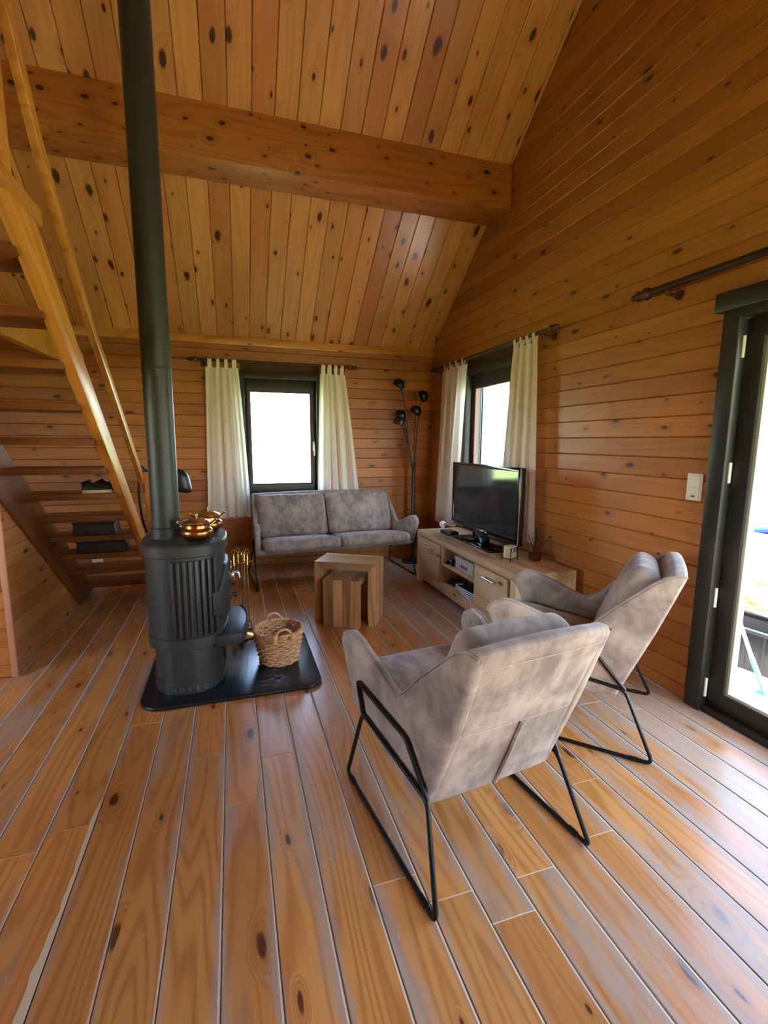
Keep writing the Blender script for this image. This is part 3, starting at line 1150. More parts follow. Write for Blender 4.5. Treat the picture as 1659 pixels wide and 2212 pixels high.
# ribs on the near side (and the far side, out of view)
ov = oval(BAX, .315, 2.6, 2880)
def at_x(x, side):
    c = [(p, i) for i, p in enumerate(ov) if p[1] * side > 0]
    (px, py), i = min(c, key=lambda q: abs(q[0][0] - x))
    a, b = ov[i - 4], ov[(i + 4) % len(ov)]
    t = Vector((b[0] - a[0], b[1] - a[1], 0)).normalized()
    n = Vector((t.y, -t.x, 0))
    return Vector((px, py, 0)), t, n
for side in (-1, 1):
    for k in range(8):
        x = -.048 + .0305 * k * (1 - .009 * k)
        p, t, n = at_x(x, side)
        m = MB()
        w, dpt = .0105, .019
        z0, z1 = .326, .748
        q = []
        for z in (z0, z1):
            for (dt, dn) in ((-w, -.004), (w, -.004), (w * .8, dpt), (-w * .8, dpt)):
                v = p + t * dt + n * dn
                q.append((v.x, v.y, z))
        m.add(q, [(0, 1, 2, 3), (7, 6, 5, 4), (0, 4, 5, 1), (1, 5, 6, 2), (2, 6, 7, 3), (3, 7, 4, 0)])
        m.build('rib', M['iron'], stove, bevel=.003)
# door on the side that faces right
dz0, dz1 = .37, .66
m = MB()                                                   # a plate bent round the oval body, its top edge an S on either side
vs, fs = [], []
nd = 40
def sm(a_, b_, x):
    q = max(0, min(1, (x - a_) / (b_ - a_)))
    return q * q * (3 - 2 * q)
for i in range(nd + 1):
    th_ = -1 + 2 * i / nd
    y = .275 * math.sin(th_ * PI / 2)
    x = BAX * max(1e-6, 1 - (abs(y) / .315) ** 2.6) ** (1 / 2.6)
    e_ = .002
    x2 = BAX * max(1e-6, 1 - (abs(y + e_) / .315) ** 2.6) ** (1 / 2.6)
    nn = Vector((e_, -(x2 - x), 0)).normalized()
    zt_ = .555 + .125 * sm(.262, .15, abs(y)) if False else .555 + .125 * (1 - sm(.13, .25, abs(y)))
    zb_ = .372 + .05 * sm(.2, .275, abs(y))
    for (off, zz) in ((-.003, zb_), (.016, zb_ + .004), (.021, zb_ + .014), (.021, zt_ - .014), (.016, zt_ - .004), (-.003, zt_)):
        vs.append((x + nn.x * off, y + nn.y * off, zz))
for i in range(nd):
    for k in range(6):
        l = (k + 1) % 6
        fs.append((i * 6 + k, (i + 1) * 6 + k, (i + 1) * 6 + l, i * 6 + l))
fs += [tuple(range(6)), tuple(nd * 6 + k for k in range(6))[::-1]]
sdoor = m.add(vs, fs).build('stove_door', M['iron'], stove, smooth=50)
MB().lathe([(0, .225), (.03, .225), (.03, .24), (.012, .245), (.012, .262), (.022, .266), (.022, .275), (0, .277)], 18, (0, -.02, .455), 0).build('air_vent_knob', M['iron'], sdoor, smooth=35)
MB().lathe([(0, .225), (.026, .225), (.026, .24), (.01, .245), (.01, .258), (.02, .262), (0, .27)], 18, (0, .09, .49), 0).build('air_vent_knob', M['iron'], sdoor, smooth=35)
MB().tube(fillet([(.22, -.05, .60), (.285, -.05, .60), (.292, -.05, .565)], .012), .010, 8).build('door_latch', M['silver'], sdoor, smooth=50)
MB().tube([(.245, -.05 + .03 * math.cos(a * PI / 10), .632 + .034 * math.sin(a * PI / 10)) for a in range(20)], .004, 6, closed=True).build('latch_ring', M['brass'], sdoor, smooth=60)
MB().box((.235, -.068, .575), (.262, -.032, .598)).build('latch_block', M['silver'], sdoor, bevel=.004)
for z in (.43, .53):
    MB().lathe([(.009, -.022), (.009, .022)], 10, (.128, -.279, z)).build('door_hinge', M['iron'], sdoor, smooth=40)
# ash shelf
sh_p = [(.15, -.268), (.28, -.262), (.298, -.25), (.327, -.10), (.335, .03), (.328, .12), (.302, .223), (.15, .222)]
MB().prism(sh_p, 2, .235, .298).build('ash_shelf', M['iron'], stove, bevel=.004)
rim = fillet([(x - .004, y, .300) for x, y in sh_p[1:-1]], .03, 4)
MB().tube(rim, .006, 6).build('ash_shelf_rim', M['iron'], stove, smooth=60)
MB().box((.17, -.12, .10), (.20, -.06, .24)).build('ash_door_stop', M['black_metal'], stove, bevel=.004)
# lettering cast into the plinth
for ch, xk in zip('MORSØ', (-.075, -.032, .010, .050, .092)):
    fc = bpy.data.curves.new('letter', 'FONT')
    fc.body = ch
    fc.size = .036
    fc.extrude = .0018
    fc.align_x = 'CENTER'
    ov2 = oval(.196, .312, 2.6, 2880)
    c = [(p, i) for i, p in enumerate(ov2) if p[1] < 0]
    (px, py), i = min(c, key=lambda q: abs(q[0][0] - xk))
    a, b = ov2[i - 6], ov2[(i + 6) % 2880]
    ang = math.atan2(b[1] - a[1], b[0] - a[0])
    tmp = link('letter_text', fc, None)
    me = bpy.data.meshes.new_from_object(tmp.evaluated_get(bpy.context.evaluated_depsgraph_get()))
    me.name = 'letter'
    bpy.data.objects.remove(tmp)
    lo = link('letter', me, M['letter'], stove)
    lo.location = (px, py - .0005, .014)
    lo.rotation_euler = (PI / 2, 0, ang)
MB().tube([(x, y, .06) for x, y in oval(.197, .313, 2.6, 96)], .003, 6, closed=True).build('plinth_bead', M['iron'], stove, smooth=60)

pipe = thing('stove_pipe', 'tall dark grey flue pipe rising from the stove to the ceiling', 'flue pipe', (-.375, 2.93, .854))
ztop = roof_z(2.93) - .854 + .1
MB().lathe([(.0, 0), (.082, 0), (.082, .055), (.076, .062), (.0745, .062), (.0745, .93), (.0775, .932), (.0775, .938), (.0745, .94), (.0745, ztop)], 40).build('pipe', M['iron'], pipe, smooth=35)
MB().lathe([(.0755, .0), (.085, .0), (.085, .012), (.0755, .014)], 40).build('collar', M['iron'], pipe, smooth=35)
MB().tube([(.07, -.03, .115), (.12, -.015, .125)], .0035, 6).build('damper_handle', M['brass'], pipe, smooth=50)


def pot(label, x, y, rz, s=1.0):
    t = thing('copper_pot', label, 'pot', (x, y, .855), rz, 'copper pots on the stove')
    t.scale = (1.04, 1.04, 1.18)
    MB().lathe([(0, 0), (.045 * s, 0), (.062 * s, .006 * s), (.079 * s, .025 * s), (.083 * s, .042 * s), (.077 * s, .054 * s), (.066 * s, .062 * s), (.064 * s, .074 * s), (.072 * s, .081 * s), (.070 * s, .084 * s), (.060 * s, .078 * s), (0, .076 * s)], 32).build('bowl', M['copper'], t, smooth=40)
    lid = MB().lathe([(.070 * s, .083 * s), (.071 * s, .087 * s), (.060 * s, .095 * s), (.035 * s, .104 * s), (.012 * s, .108 * s), (0, .108 * s)], 32).build('lid', M['tin'], t, smooth=40)
    MB().lathe([(.006 * s, .106 * s), (.004 * s, .112 * s), (.008 * s, .118 * s), (.006 * s, .125 * s), (0, .128 * s)], 12).build('knob', M['brass'], lid, smooth=50)
    for sg in (-1, 1):
        MB().tube(curve([(sg * .066 * s, -.022 * s, .070 * s), (sg * .090 * s, -.016 * s, .088 * s), (sg * .097 * s, 0, .094 * s), (sg * .090 * s, .016 * s, .088 * s), (sg * .066 * s, .022 * s, .070 * s)], 5), .0045 * s, 6).build('handle', M['brass'], t, smooth=60)
pot('round copper pot with lid at the near edge of the stove top', -.20, 2.775, .1)
pot('tinned copper pot with lid behind the other pot on the stove', -.155, 3.04, .15)

# companion set
cset = thing('tool_stand', 'brass companion stand with round base beside the stove', 'tool stand', (.035, 3.37, .022))
MB().lathe([(0, 0), (.080, 0), (.082, .012), (.07, .018), (.03, .026), (.012, .034), (0, .034)], 28).build('base', M['brass'], cset, smooth=40)
MB().lathe([(.006, .03), (.006, .56), (.012, .575), (.005, .585), (.009, .60), (.0, .62)], 12).build('pole', M['brass'], cset, smooth=45)
MB().tube([(-.062, 0, .53), (.062, 0, .545)], .005, 8).build('hook_bar', M['brass'], cset, smooth=50)
for sx in (-.065, .065):
    MB().lathe([(0, -.012), (.009, 0), (0, .012)], 10, (sx, 0, .532 + (sx > 0) * .014)).build('bar_end', M['brass'], cset, smooth=50)
def tool(label, x, y, kind):
    t = thing('fire_tool', label, 'fire tool', (x, y, .075), 0, 'brass fire tools on the stand')
    MB().lathe([(.004, .06), (.004, .47), (.011, .475), (.007, .485), (.0105, .535), (.006, .545), (.008, .553), (0, .558)], 10).build('handle', M['brass'], t, smooth=45)
    MB().tube([(.012 * math.cos(a * PI / 8), 0, .573 + .016 * math.sin(a * PI / 8)) for a in range(16)], .0028, 6, closed=True).build('ring', M['brass'], t, smooth=60)
    if kind == 0:
        MB().prism([(-.03, -.004), (.03, -.004), (.026, .004), (-.026, .004)], 2, 0, .09).build('shovel_blade', M['brass'], t, bevel=.002)
    elif kind == 1:
        MB().lathe([(0, 0), (.022, 0), (.02, .06), (.008, .07), (0, .07)], 14).build('brush_head', M['reed'], t, smooth=40)
    elif kind == 2:
        MB().tube(fillet([(0, 0, .07), (0, 0, .0), (.02, 0, .012)], .01), .004, 6).build('poker_hook', M['brass'], t, smooth=50)
    else:
        MB().tube(curve([(0, 0, .07), (.016, 0, .04), (.004, 0, .0)], 4), .003, 6).build('tong_arm', M['brass'], t, smooth=50)
        MB().tube(curve([(0, 0, .07), (-.016, 0, .04), (-.004, 0, .0)], 4), .003, 6).build('tong_arm', M['brass'], t, smooth=50)
tool('brass fire shovel nearest the stove door on the companion stand', -.018, 3.345, 0)
tool('brass hearth brush hanging second on the companion stand', .012, 3.402, 1)
tool('brass poker standing tallest at the back of the companion stand', .052, 3.405, 2)
tool('brass tongs on the companion stand, farthest from the stove', .072, 3.345, 3)

# wicker basket
bk = thing('wicker_basket', 'round wicker basket with two handles on the black plate', 'basket', (.238, 2.93, .022), .12)
NS = 22
H0, R0, R1 = .205, .108, .148
def brad(z):
    return R0 + (R1 - R0) * (z / H0) ** .8
m = MB()
nrow = 13
for j in range(nrow):
    z = .0095 + (H0 - .024) * j / (nrow - 1)
    r = brad(z)
    n = NS * 4
    pts = []
    for k in range(n):
        a = 2 * PI * k / n
        off = .007 * math.cos(NS / 2 * a + (PI if j % 2 else 0))
        pts.append(((r + off) * math.cos(a), (r + off) * math.sin(a), z + .0022 * math.sin(NS / 2 * a + j)))
    m.tube(pts, .0068, 6, closed=True)
wv = m.build('weave', M['wicker'], bk, smooth=70)
wv['kind'] = 'stuff'
m = MB()
for k in range(NS):
    a = 2 * PI * k / NS
    m.tube([(brad(z) * math.cos(a), brad(z) * math.sin(a), z) for z in (0, .07, .14, H0)], .004, 5)
st = m.build('stakes', M['wicker'], bk, smooth=70)
st['kind'] = 'stuff'
for ph in (0, 2.1, 4.2):                                   # braided rim: three strands
    pts = []
    for k in range(120):
        a = 2 * PI * k / 120
        q = 16 * a + ph
        pts.append(((R1 + .007 * math.cos(q)) * math.cos(a), (R1 + .007 * math.cos(q)) * math.sin(a), H0 + .003 + .006 * math.sin(q)))
    MB().tube(pts, .0055, 5, closed=True).build('rim_strand', M['wicker'], bk, smooth=70)
MB().lathe([(0, 0), (R0, 0), (R0, .008), (0, .008)], 26).build('bottom', M['wicker'], bk, smooth=30)
for sg in (-1, 1):
    y = sg * (R1 + .004)
    MB().tube(curve([(-.055, y * .98, H0 - .03), (-.05, y, H0 + .012), (-.028, y, H0 + .042), (0, y, H0 + .05), (.028, y, H0 + .042), (.05, y, H0 + .012), (.055, y * .98, H0 - .03)], 5), .0075, 7).build('handle', M['wicker'], bk, smooth=70)
    for sx in (-1, 1):
        for k in range(4):
            z = H0 - .012 + .009 * k
            MB().tube([(sx * .052 + .011 * math.cos(a * PI / 5), y + .013 * math.sin(a * PI / 5), z) for a in range(10)], .0045, 5, closed=True).build('handle_binding', M['wicker'], bk, smooth=70)


# ------------------------------------------------------------------ seats
def lounge(name, label, cat, loc, rz, hw, ncush, mat, mat_c, uf, group=None):
    """winged shell on two wire sleds; local x right, y forward, z up; hw = half width of the shell at its middle"""
    t = thing(name, label, cat, loc, rz, group)
    TH = .046
    side = [(.405, .575), (.385, .622), (.335, .646), (.27, .638), (.10, .576), (.03, .545), (-.02, .538), (-.07, .57), (-.16, .665), (-.30, .79), (-.345, .825), (-.40, .845), (-.435, .838),
            (-.34, .58), (-.20, .245), (-.10, .235), (.24, .318), (.30, .345)]
    def U(v, w):
        return hw + .085 * v + .02 * (w - .4)
    for sg in (-1, 1):
        m = MB().prism(side, 0, -TH / 2, TH / 2)
        p = m.map(lambda x, y, z: (x + sg * (U(y, z) - TH / 2), y, z)).build('side_panel', mat, t, bevel=.017, seg=4, smooth=60, bang=50)
        edge = fillet([(sg * (U(v, w) - .007), v, w + .0005) for v, w in side[:13]], .03, 3)
        MB().tube(edge, .0035, 6).build('piping', mat_c, p, smooth=60)
    # back panel between the sides
    zb = [(-.20, .245), (-.435, .838), (-.425, .852), (-.385, .850), (-.345, .80), (-.145, .28)]
    m = MB()
    n = 12
    vs, fs = [], []
    for i in range(n + 1):
        s_ = -1 + 2 * i / n
        for v, w in zb:
            crown = .012 * (1 - s_ * s_) if w > .7 else 0
            vs.append((s_ * (U(v, w) - .012), v - .006 * (1 - s_ ** 4), w + crown))
    k = len(zb)
    for i in range(n):
        for j in range(k):
            l = (j + 1) % k
            fs.append((i * k + j, i * k + l, (i + 1) * k + l, (i + 1) * k + j))
    fs += [tuple(range(k))[::-1], tuple(n * k + j for j in range(k))]
    bp = m.add(vs, fs).build('back_panel', mat, t, bevel=.012, seg=3, smooth=60, bang=40)
    def bk(s_, w, o=.004):                                 # point on the rear face
        v = -.20 + (w - .245) * (-.235 / .593)
        return (s_ * (U(v, w) - .02), v - .006 * (1 - s_ ** 4) - o, w)
    for w in (.80, .545):
        m = MB()
        for i in range(70):
            a, b = -1 + 2 * i / 70, -1 + 2 * (i + .6) / 70
            m.tube([bk(a, w, .001), bk(b, w, .001)], .0013, 4)
        sq = m.build('stitching', M['stitch'], bp)
        sq['kind'] = 'stuff'
    MB().tube([bk(.06, .54, .002), bk(.05, .40, .004), bk(.04, .255, .002)], .008, 6).map(lambda x, y, z: (x, y, z)).build('centre_seam', mat, bp, smooth=60)
    # seat
    m = MB()
    vs, fs = [], []
    zs = [(-.20, .245), (.29, .335), (.315, .365), (.29, .39), (-.17, .33)]
    for i in (-1, 1):
        for v, w in zs:
            vs.append((i * (U(v, w) - .015), v, w))
    k = len(zs)
    for j in range(k):
        l = (j + 1) % k
        fs.append((j, l, k + l, k + j))
    fs += [tuple(range(k))[::-1], tuple(k + j for j in range(k))]
    m.add(vs, fs).build('seat_base', mat, t, bevel=.012, seg=3, smooth=60)
    inner = 2 * (hw - TH)
    cw = inner / ncush
    for i in range(ncush):
        cx_ = -inner / 2 + cw * (i + .5)
        c = cushion_mb(cw - .008, .57, .105, .042, .018, 9).build('seat_cushion', mat_c, t, smooth=80)
        c.location = (cx_, .125, .395)
        c.rotation_euler = (math.radians(8), 0, 0)
        bw = cw - .012 if ncush > 1 else cw - .045
        c = cushion_mb(bw, .46, .125, .056, .02, 9, .01).build('back_cushion', mat_c, t, smooth=80)
        c.location = (cx_ + (.008 if ncush == 1 else 0), -.205, .63)
        c.rotation_euler = (math.radians(180 - 66), 0, 0)
        # welt round the cushion
    # wire sleds
    for sg in (-1, 1):
        q = lambda u, v, w: (sg * u, v, w)
        r_ = .0085
        o = .010
        bb = (U(-.22, .29) + o, -.235, .292)
        kn = (U(.2, .36) + o, .195, .362)
        loop = [q(uf, -.365, r_), q(uf, .352, r_), q(*kn), q(*bb)]
        MB().tube(fillet(loop, .03, 5, closed=True), r_, 8, closed=True).build('sled_leg', M['black_metal'], t, smooth=60)
        up = [q(*kn), q(U(.235, .478) + o, .235, .478), q(U(-.1, .44) + o, -.11, .438), q(*bb)]
        MB().tube(fillet(up, .02, 4), r_, 8).build('side_brace', M['black_metal'], t, smooth=60)
        for v in (-.29, .29):
            MB().tube([q(uf, v - .018, r_ + .0005), q(uf, v + .018, r_ + .0005)], r_ + .0025, 8).map(lambda x, y, z: (x, y, max(z, .0))).build('glide', M['black_plastic'], t, smooth=60)
    return t


lounge('armchair', 'taupe suede armchair seen from behind in the foreground', 'armchair', (.777, 1.497, 0), .136, .283, 1, M['suede'], M['suede'], .312, 'suede wire sled armchairs')
lounge('armchair', 'taupe suede armchair by the terrace door, facing the sofa', 'armchair', (1.69, 1.945, 0), math.radians(44.3), .283, 1, M['suede'], M['suede'], .330, 'suede wire sled armchairs')
lounge('sofa', 'two seat grey taupe suede sofa under the back window', 'sofa', (.965, 4.84, 0), math.radians(184.5), .79, 2, M['suede_d'], M['suede_d'], .815)


# ------------------------------------------------------------------ nest of tables
def ntable(label, loc, rz, w, d, h, th, strips, name='nesting_table'):
    """three mitred boards (leg, top, leg) glued up from strips along the depth"""
    t = thing(name, label, 'table', loc, rz, 'nest of tables')
    hw, hd = w / 2, d / 2
    L = [(-hw, 0), (-hw, h), (-hw + th, h - th), (-hw + th, 0)]
    Rr = [(hw, 0), (hw, h), (hw - th, h - th), (hw - th, 0)]
    T = [(-hw, h), (hw, h), (hw - th, h - th), (-hw + th, h - th)]
    cutsd = [-hd]
    for i in range(strips - 1):
        cutsd.append(-hd + d * (i + 1 + random.uniform(-.22, .22)) / strips)
    cutsd.append(hd)
    for nm, pr_, mt in (('leg_plank', L, M['sheesham']), ('leg_plank', Rr, M['sheesham']), ('top_plank', T, M['sheesham_h'])):
        for a, b in zip(cutsd, cutsd[1:]):
            MB().prism([(z, x) for x, z in pr_], 1, a + .0002, b - .0002).build(nm, mt, t, bevel=.0015, seg=1, smooth=0)
    return t
rzT = math.radians(-30)
ntable('larger open cube side table of striped hardwood before the sofa', (.857, 3.573, 0), rzT, .485, .298, .485, .055, 5)
e1, e2 = Vector((math.cos(rzT), math.sin(rzT), 0)), Vector((-math.sin(rzT), math.cos(rzT), 0))
pc = Vector((.857, 3.573, 0)) + e1 * (-.003) + e2 * (-.088)
ntable('smaller striped hardwood cube table tucked half under the larger one', (pc.x, pc.y, 0), rzT + PI / 2, .28, .285, .372, .045, 4)

# ------------------------------------------------------------------ television cabinet
CX0_, CX1, CY0, CY1, CZ = 1.77, 2.255, 2.65, 4.43, .525
cab = thing('tv_cabinet', 'low pale acacia television cabinet along the right wall', 'cabinet', ((CX0_ + CX1) / 2, (CY0 + CY1) / 2, 0))
cx_, cy_ = (CX0_ + CX1) / 2, (CY0 + CY1) / 2
def cb(nm, a, b, mat, par=None, bev=.003):
    c = [(a[i] + b[i]) / 2 for i in range(3)]
    m = MB().box([a[i] - c[i] for i in range(3)], [b[i] - c[i] for i in range(3)])
    o = m.build(nm, mat, par or cab, bevel=bev)
    base = (cx_, cy_, 0) if par is None else (par.location.x + cx_, par.location.y + cy_, par.location.z)
    o.location = (c[0] - base[0], c[1] - base[1], c[2] - base[2])
    return o
for k in range(4):                                         # top glued up from four planks
    a = CX0_ + (CX1 - CX0_) * k / 4
    cb('top_plank', (a, CY0, CZ - .05), (a + (CX1 - CX0_) / 4 - .0004, CY1, CZ), M['acacia'], None, .002)
for (a, b) in ((CY0, CY0 + .07), (CY1 - .07, CY1)):
    cb('side_panel', (CX0_, a, 0), (CX1, b, CZ - .05), M['acacia_v'])
cb('bottom_board', (CX0_ + .004, CY0 + .07, .045), (CX1, CY1 - .07, .135), M['acacia'])
cb('back_board', (CX1 - .02, CY0 + .07, .135), (CX1, CY1 - .07, CZ - .05), M['acacia'])
cb('divider', (CX0_ + .006, 3.835, .135), (CX1 - .02, 3.865, CZ - .05), M['acacia_v'])
cb('divider', (CX0_ + .006, 3.205, .135), (CX1 - .02, 3.235, CZ - .05), M['acacia_v'])
cb('shelf', (CX0_ + .01, 3.235, .300), (CX1 - .02, 3.835, .322), M['acacia'])
for (a, b) in ((3.87, 4.345), (2.735, 3.20)):
    d = cb('cabinet_door', (CX0_ - .012, a, .14), (CX0_ + .012, b, .47), M['acacia'])
    yc, zc = (a + b) / 2 - .02, .415
    hb = MB().tube([(0, -.085, 0), (0, .085, 0)], .007, 8)
    for s_ in (-.06, .06):
        hb.tube([(0, s_, 0), (.03, s_, 0)], .005, 6)
    ho = hb.build('handle', M['silver'], d, smooth=50)
    ho.location = (CX0_ - .042 - cx_ - d.location.x, yc - cy_ - d.location.y, zc - d.location.z)

# television
tv = thing('television', 'large flat black television on the acacia cabinet', 'television', (2.035, 3.615, CZ))
MB().prism(rrect(-.11, .09, -.345, .345, (.02, .02, .02, .02), 3), 2, 0, .018).build('stand_base', M['gloss_black'], tv, bevel=.004)
MB().prism([(-.02, -.11), (.03, -.11), (.03, .11), (-.02, .11)], 2, .018, .13).build('stand_neck', M['gloss_black'], tv, bevel=.006)
MB().box((-.0, -.565, .095), (.045, .565, .69)).build('housing', M['black_plastic'], tv, bevel=.008, seg=3)
MB().ring((-.565, .565, .095, .69), (-.535, .535, .15, .66), 0, -.008, .002).build('bezel', M['gloss_black'], tv, bevel=.003)
MB().box((-.003, -.54, .145), (.0, .54, .665)).build('screen', M['screen'], tv)
MB().box((-.0095, -.03, .118), (-.007, .03, .128)).build('badge', M['silver'], tv)
MB().box((-.0, -.5, .2), (.10, .5, .58)).build('rear_cover', M['black_plastic'], tv, bevel=.02)
MB().box((-.004, -.5665, .10), (.002, -.564, .685)).build('side_trim', M['silver'], tv)

# small things on the cabinet
o = thing('set_top_box', 'small black media box with legs left of the television base', 'media box', (1.965, 4.09, CZ))
MB().box((-.055, -.09, .004), (.055, .09, .036)).build('body', M['black_plastic'], o, bevel=.004)
for sx in (-.04, .04):
    for sy in (-.07, .07):
        MB().lathe([(.008, 0), (.008, .006)], 8, (sx, sy, 0)).build('foot', M['black_plastic'], o)
MB().box((-.0565, -.05, .014), (-.055, .05, .026)).build('front_strip', M['gloss_black'], o)
o = thing('remote_control', 'slim black remote control lying on the television base', 'remote control', (1.965, 3.72, CZ + .018), .5)
MB().box((-.022, -.08, 0), (.022, .08, .016)).build('body', M['black_plastic'], o, bevel=.005)
for i in range(5):
    for j in (-1, 0, 1):
        MB().box((j * .012 - .004, -.06 + .022 * i, .015), (j * .012 + .004, -.052 + .022 * i, .018)).build('button', M['grey_cloth'], o)
o = thing('desk_camera', 'small round white camera on a foot at the cabinet corner', 'camera', (1.99, 4.30, CZ), .4)
MB().lathe([(0, 0), (.032, 0), (.032, .006), (.010, .012), (.008, .035), (0, .035)], 20).build('foot', M['white'], o, smooth=40)
MB().lathe([(0, -.026), (.02, -.026), (.031, -.016), (.033, 0), (.028, .02), (.012, .030), (0, .031)], 22, (0, 0, .062), 1).build('head', M['white'], o, smooth=50)
MB().lathe([(0, -.028), (.016, -.028), (.018, -.025)], 18, (0, 0, .062), 1).build('lens', M['grey_cloth'], o, smooth=30)

o = thing('coaster_holder', 'wire rack holding a stack of pale patterned coasters', 'coaster rack', (1.965, 3.04, CZ), .45)
for k in range(5):
    MB().box((-.045, -.030 + .012 * k, .022), (.045, -.021 + .012 * k, .112)).build('coaster', M['cream'], o, bevel=.002)
for sx in (-.048, .048):
    for sy in (-.037, .037):
        MB().tube([(sx, sy, 0), (sx, sy, .105)], .003, 6).build('rack_post', M['black_metal'], o, smooth=50)
for sy in (-.037, .037):
    MB().tube([(-.048, sy, .02), (.048, sy, .02)], .0025, 6).build('rack_rail', M['black_metal'], o, smooth=50)
    for cx2 in (-.022, .022):
        MB().tube([(cx2 + .018 * math.cos(a * PI / 7), sy, .085 + .018 * math.sin(a * PI / 7)) for a in range(14)], .0022, 5, closed=True).build('rack_scroll', M['black_metal'], o, smooth=60)
for sx in (-.048, .048):
    MB().tube([(sx, -.037, .02), (sx, .037, .02)], .0025, 6).build('rack_rail', M['black_metal'], o, smooth=50)

o = thing('reed_diffuser', 'dark amber reed diffuser bottle with dry sticks', 'diffuser', (2.15, 2.99, CZ))
MB().lathe([(0, 0), (.044, 0), (.047, .006), (.047, .05), (.040, .058), (.016, .064), (.014, .095), (.017, .10), (.010, .10), (0, .09)], 24).build('bottle', M['amber'], o, smooth=40)
for k, (dx, dy, h) in enumerate(((.0, .0, .24), (.03, -.06, .20), (-.03, .05, .19), (.05, -.10, .19), (.02, .07, .16), (.0, -.03, .23))):
    MB().tube([(0, 0, .05), (dx, dy, h)], .0022, 5).build('reed', M['reed'], o, smooth=50)
MB().lathe([(0, .1), (.009, .1), (.007, .235), (0, .24)], 10).build('stopper_stick', M['reed'], o, smooth=40)
MB().lathe([(0, 0), (.014, .004), (.010, .014), (0, .016)], 10, (.05, -.10, .185)).build('dried_flower', M['reed'], o, smooth=40)

# on the shelves of the cabinet
o = thing('storage_box', 'striped cardboard box with a purple label on the cabinet shelf', 'box', (1.92, 3.49, .322))
MB().box((-.10, -.165, 0), (.10, .165, .078)).build('body', M['striped'], o, bevel=.002)
MB().box((-.104, -.169, .074), (.104, .169, .106)).build('lid', M['striped'], o, bevel=.003)
MB().box((-.1025, -.06, .025), (-.1, .06, .052)).build('label_plate', M['label'], o)
o = thing('game_controller', 'dark game controller beside the striped box', 'controller', (1.85, 3.745, .322), .3)
cushion_mb(.07, .07, .04, .018, .006, 5).map(lambda x, y, z: (x, y, z + .02)).build('body', M['black_plastic'], o, smooth=70)
for sy in (-.035, .035):
    cushion_mb(.07, .03, .034, .014, .0, 4).map(lambda x, y, z: (x - .03, y + sy, z + .018)).build('grip', M['black_plastic'], o, smooth=70)
    MB().lathe([(.006, .03), (.009, .048), (0, .05)], 10, (0.0, sy * .5, 0)).build('stick', M['grey_cloth'], o, smooth=40)
o = thing('router', 'black router on the lower cabinet shelf', 'router', (1.88, 3.72, .135), .2)
MB().box((-.06, -.08, 0), (.06, .08, .035)).build('body', M['black_plastic'], o, bevel=.008)
for sy in (-.06, .06):
    MB().tube([(.05, sy, .02), (.06, sy, .13)], .005, 6).build('antenna', M['black_plastic'], o, smooth=50)
o = thing('cable_bundle', 'pale coiled cable on the lower cabinet shelf', 'cable', (1.83, 3.575, .138))
MB().tube([((.03 + .004 * math.sin(5 * a)) * math.cos(a), (.03 + .004 * math.sin(5 * a)) * math.sin(a), .008 + .012 * k / 60 * 2) for k in range(120) for a in (2 * PI * k / 24,)], .005, 6).build('coil', M['cream'], o, smooth=60)
for k in range(4):
    o = thing('magazine', 'blue grey magazine in the lying pile, number %s from the top' % ('one', 'two', 'three', 'four')[3 - k], 'magazine', (1.895, 3.40, .135 + .016 * k), -.08 + .05 * k, 'magazines on the lower cabinet shelf')
    MB().box((-.10, -.135, .001), (.10, .135, .015)).build('pages', M['palewhite'], o)
    MB().box((-.102, -.137, 0), (.102, .137, .0012)).build('cover', M['crate'], o)
    MB().box((-.102, -.137, .0148), (.102, .137, .016)).build('cover', M['crate'], o)

# ------------------------------------------------------------------ floor lamp
lp = thing('floor_lamp', 'black floor lamp with five domed shades in the corner', 'floor lamp', (1.99, 5.13, 0))
MB().lathe([(0, 0), (.125, 0), (.13, .008), (.125, .022), (.02, .03), (0, .03)], 32).build('base', M['lamp'], lp, smooth=40)
MB().lathe([(0, .02), (.020, .02), (.020, 1.15), (.016, 1.16), (0, 1.16)], 14).build('pole', M['lamp'], lp, smooth=40)
heads = [(-.185, .02, 2.035, .5), (.095, .0, 1.915, 1.1), (.005, -.02, 1.745, .7), (-.19, -.05, 1.69, .35), (-.23, -.12, 1.615, .15)]
def dome(loc, tilt, aim):
    R_ = .067
    pr = [(R_ * math.sin(PI * .60 * k / 12), R_ * math.cos(PI * .60 * k / 12)) for k in range(13)]
    pr = pr + [(r * .95, h * .95) for r, h in pr[::-1]]
    m = MB().lathe(pr, 22)
    return m
for (dx, dy, z, tl) in heads:
    top = Vector((dx, dy, z))
    k = Vector((dx * .12, dy * .12, 1.12))
    arm = curve([k, Vector((dx * .28, dy * .3, 1.12 + (z - 1.12) * .35)), Vector((dx * .62, dy * .6, 1.12 + (z - 1.12) * .78)), top + Vector((0, 0, -.02)) * 0 + Vector((-dx, 0, 0)) * .08 + Vector((0, 0, -.015))], 6)
    MB().tube(arm, .0055, 6).build('arm', M['lamp'], lp, smooth=60)
    sh_ = dome(top, tl, 0).build('lamp_shade', M['lamp'], lp, smooth=50)
    sh_.location = top
    sh_.rotation_euler = (.15, tl, 0)

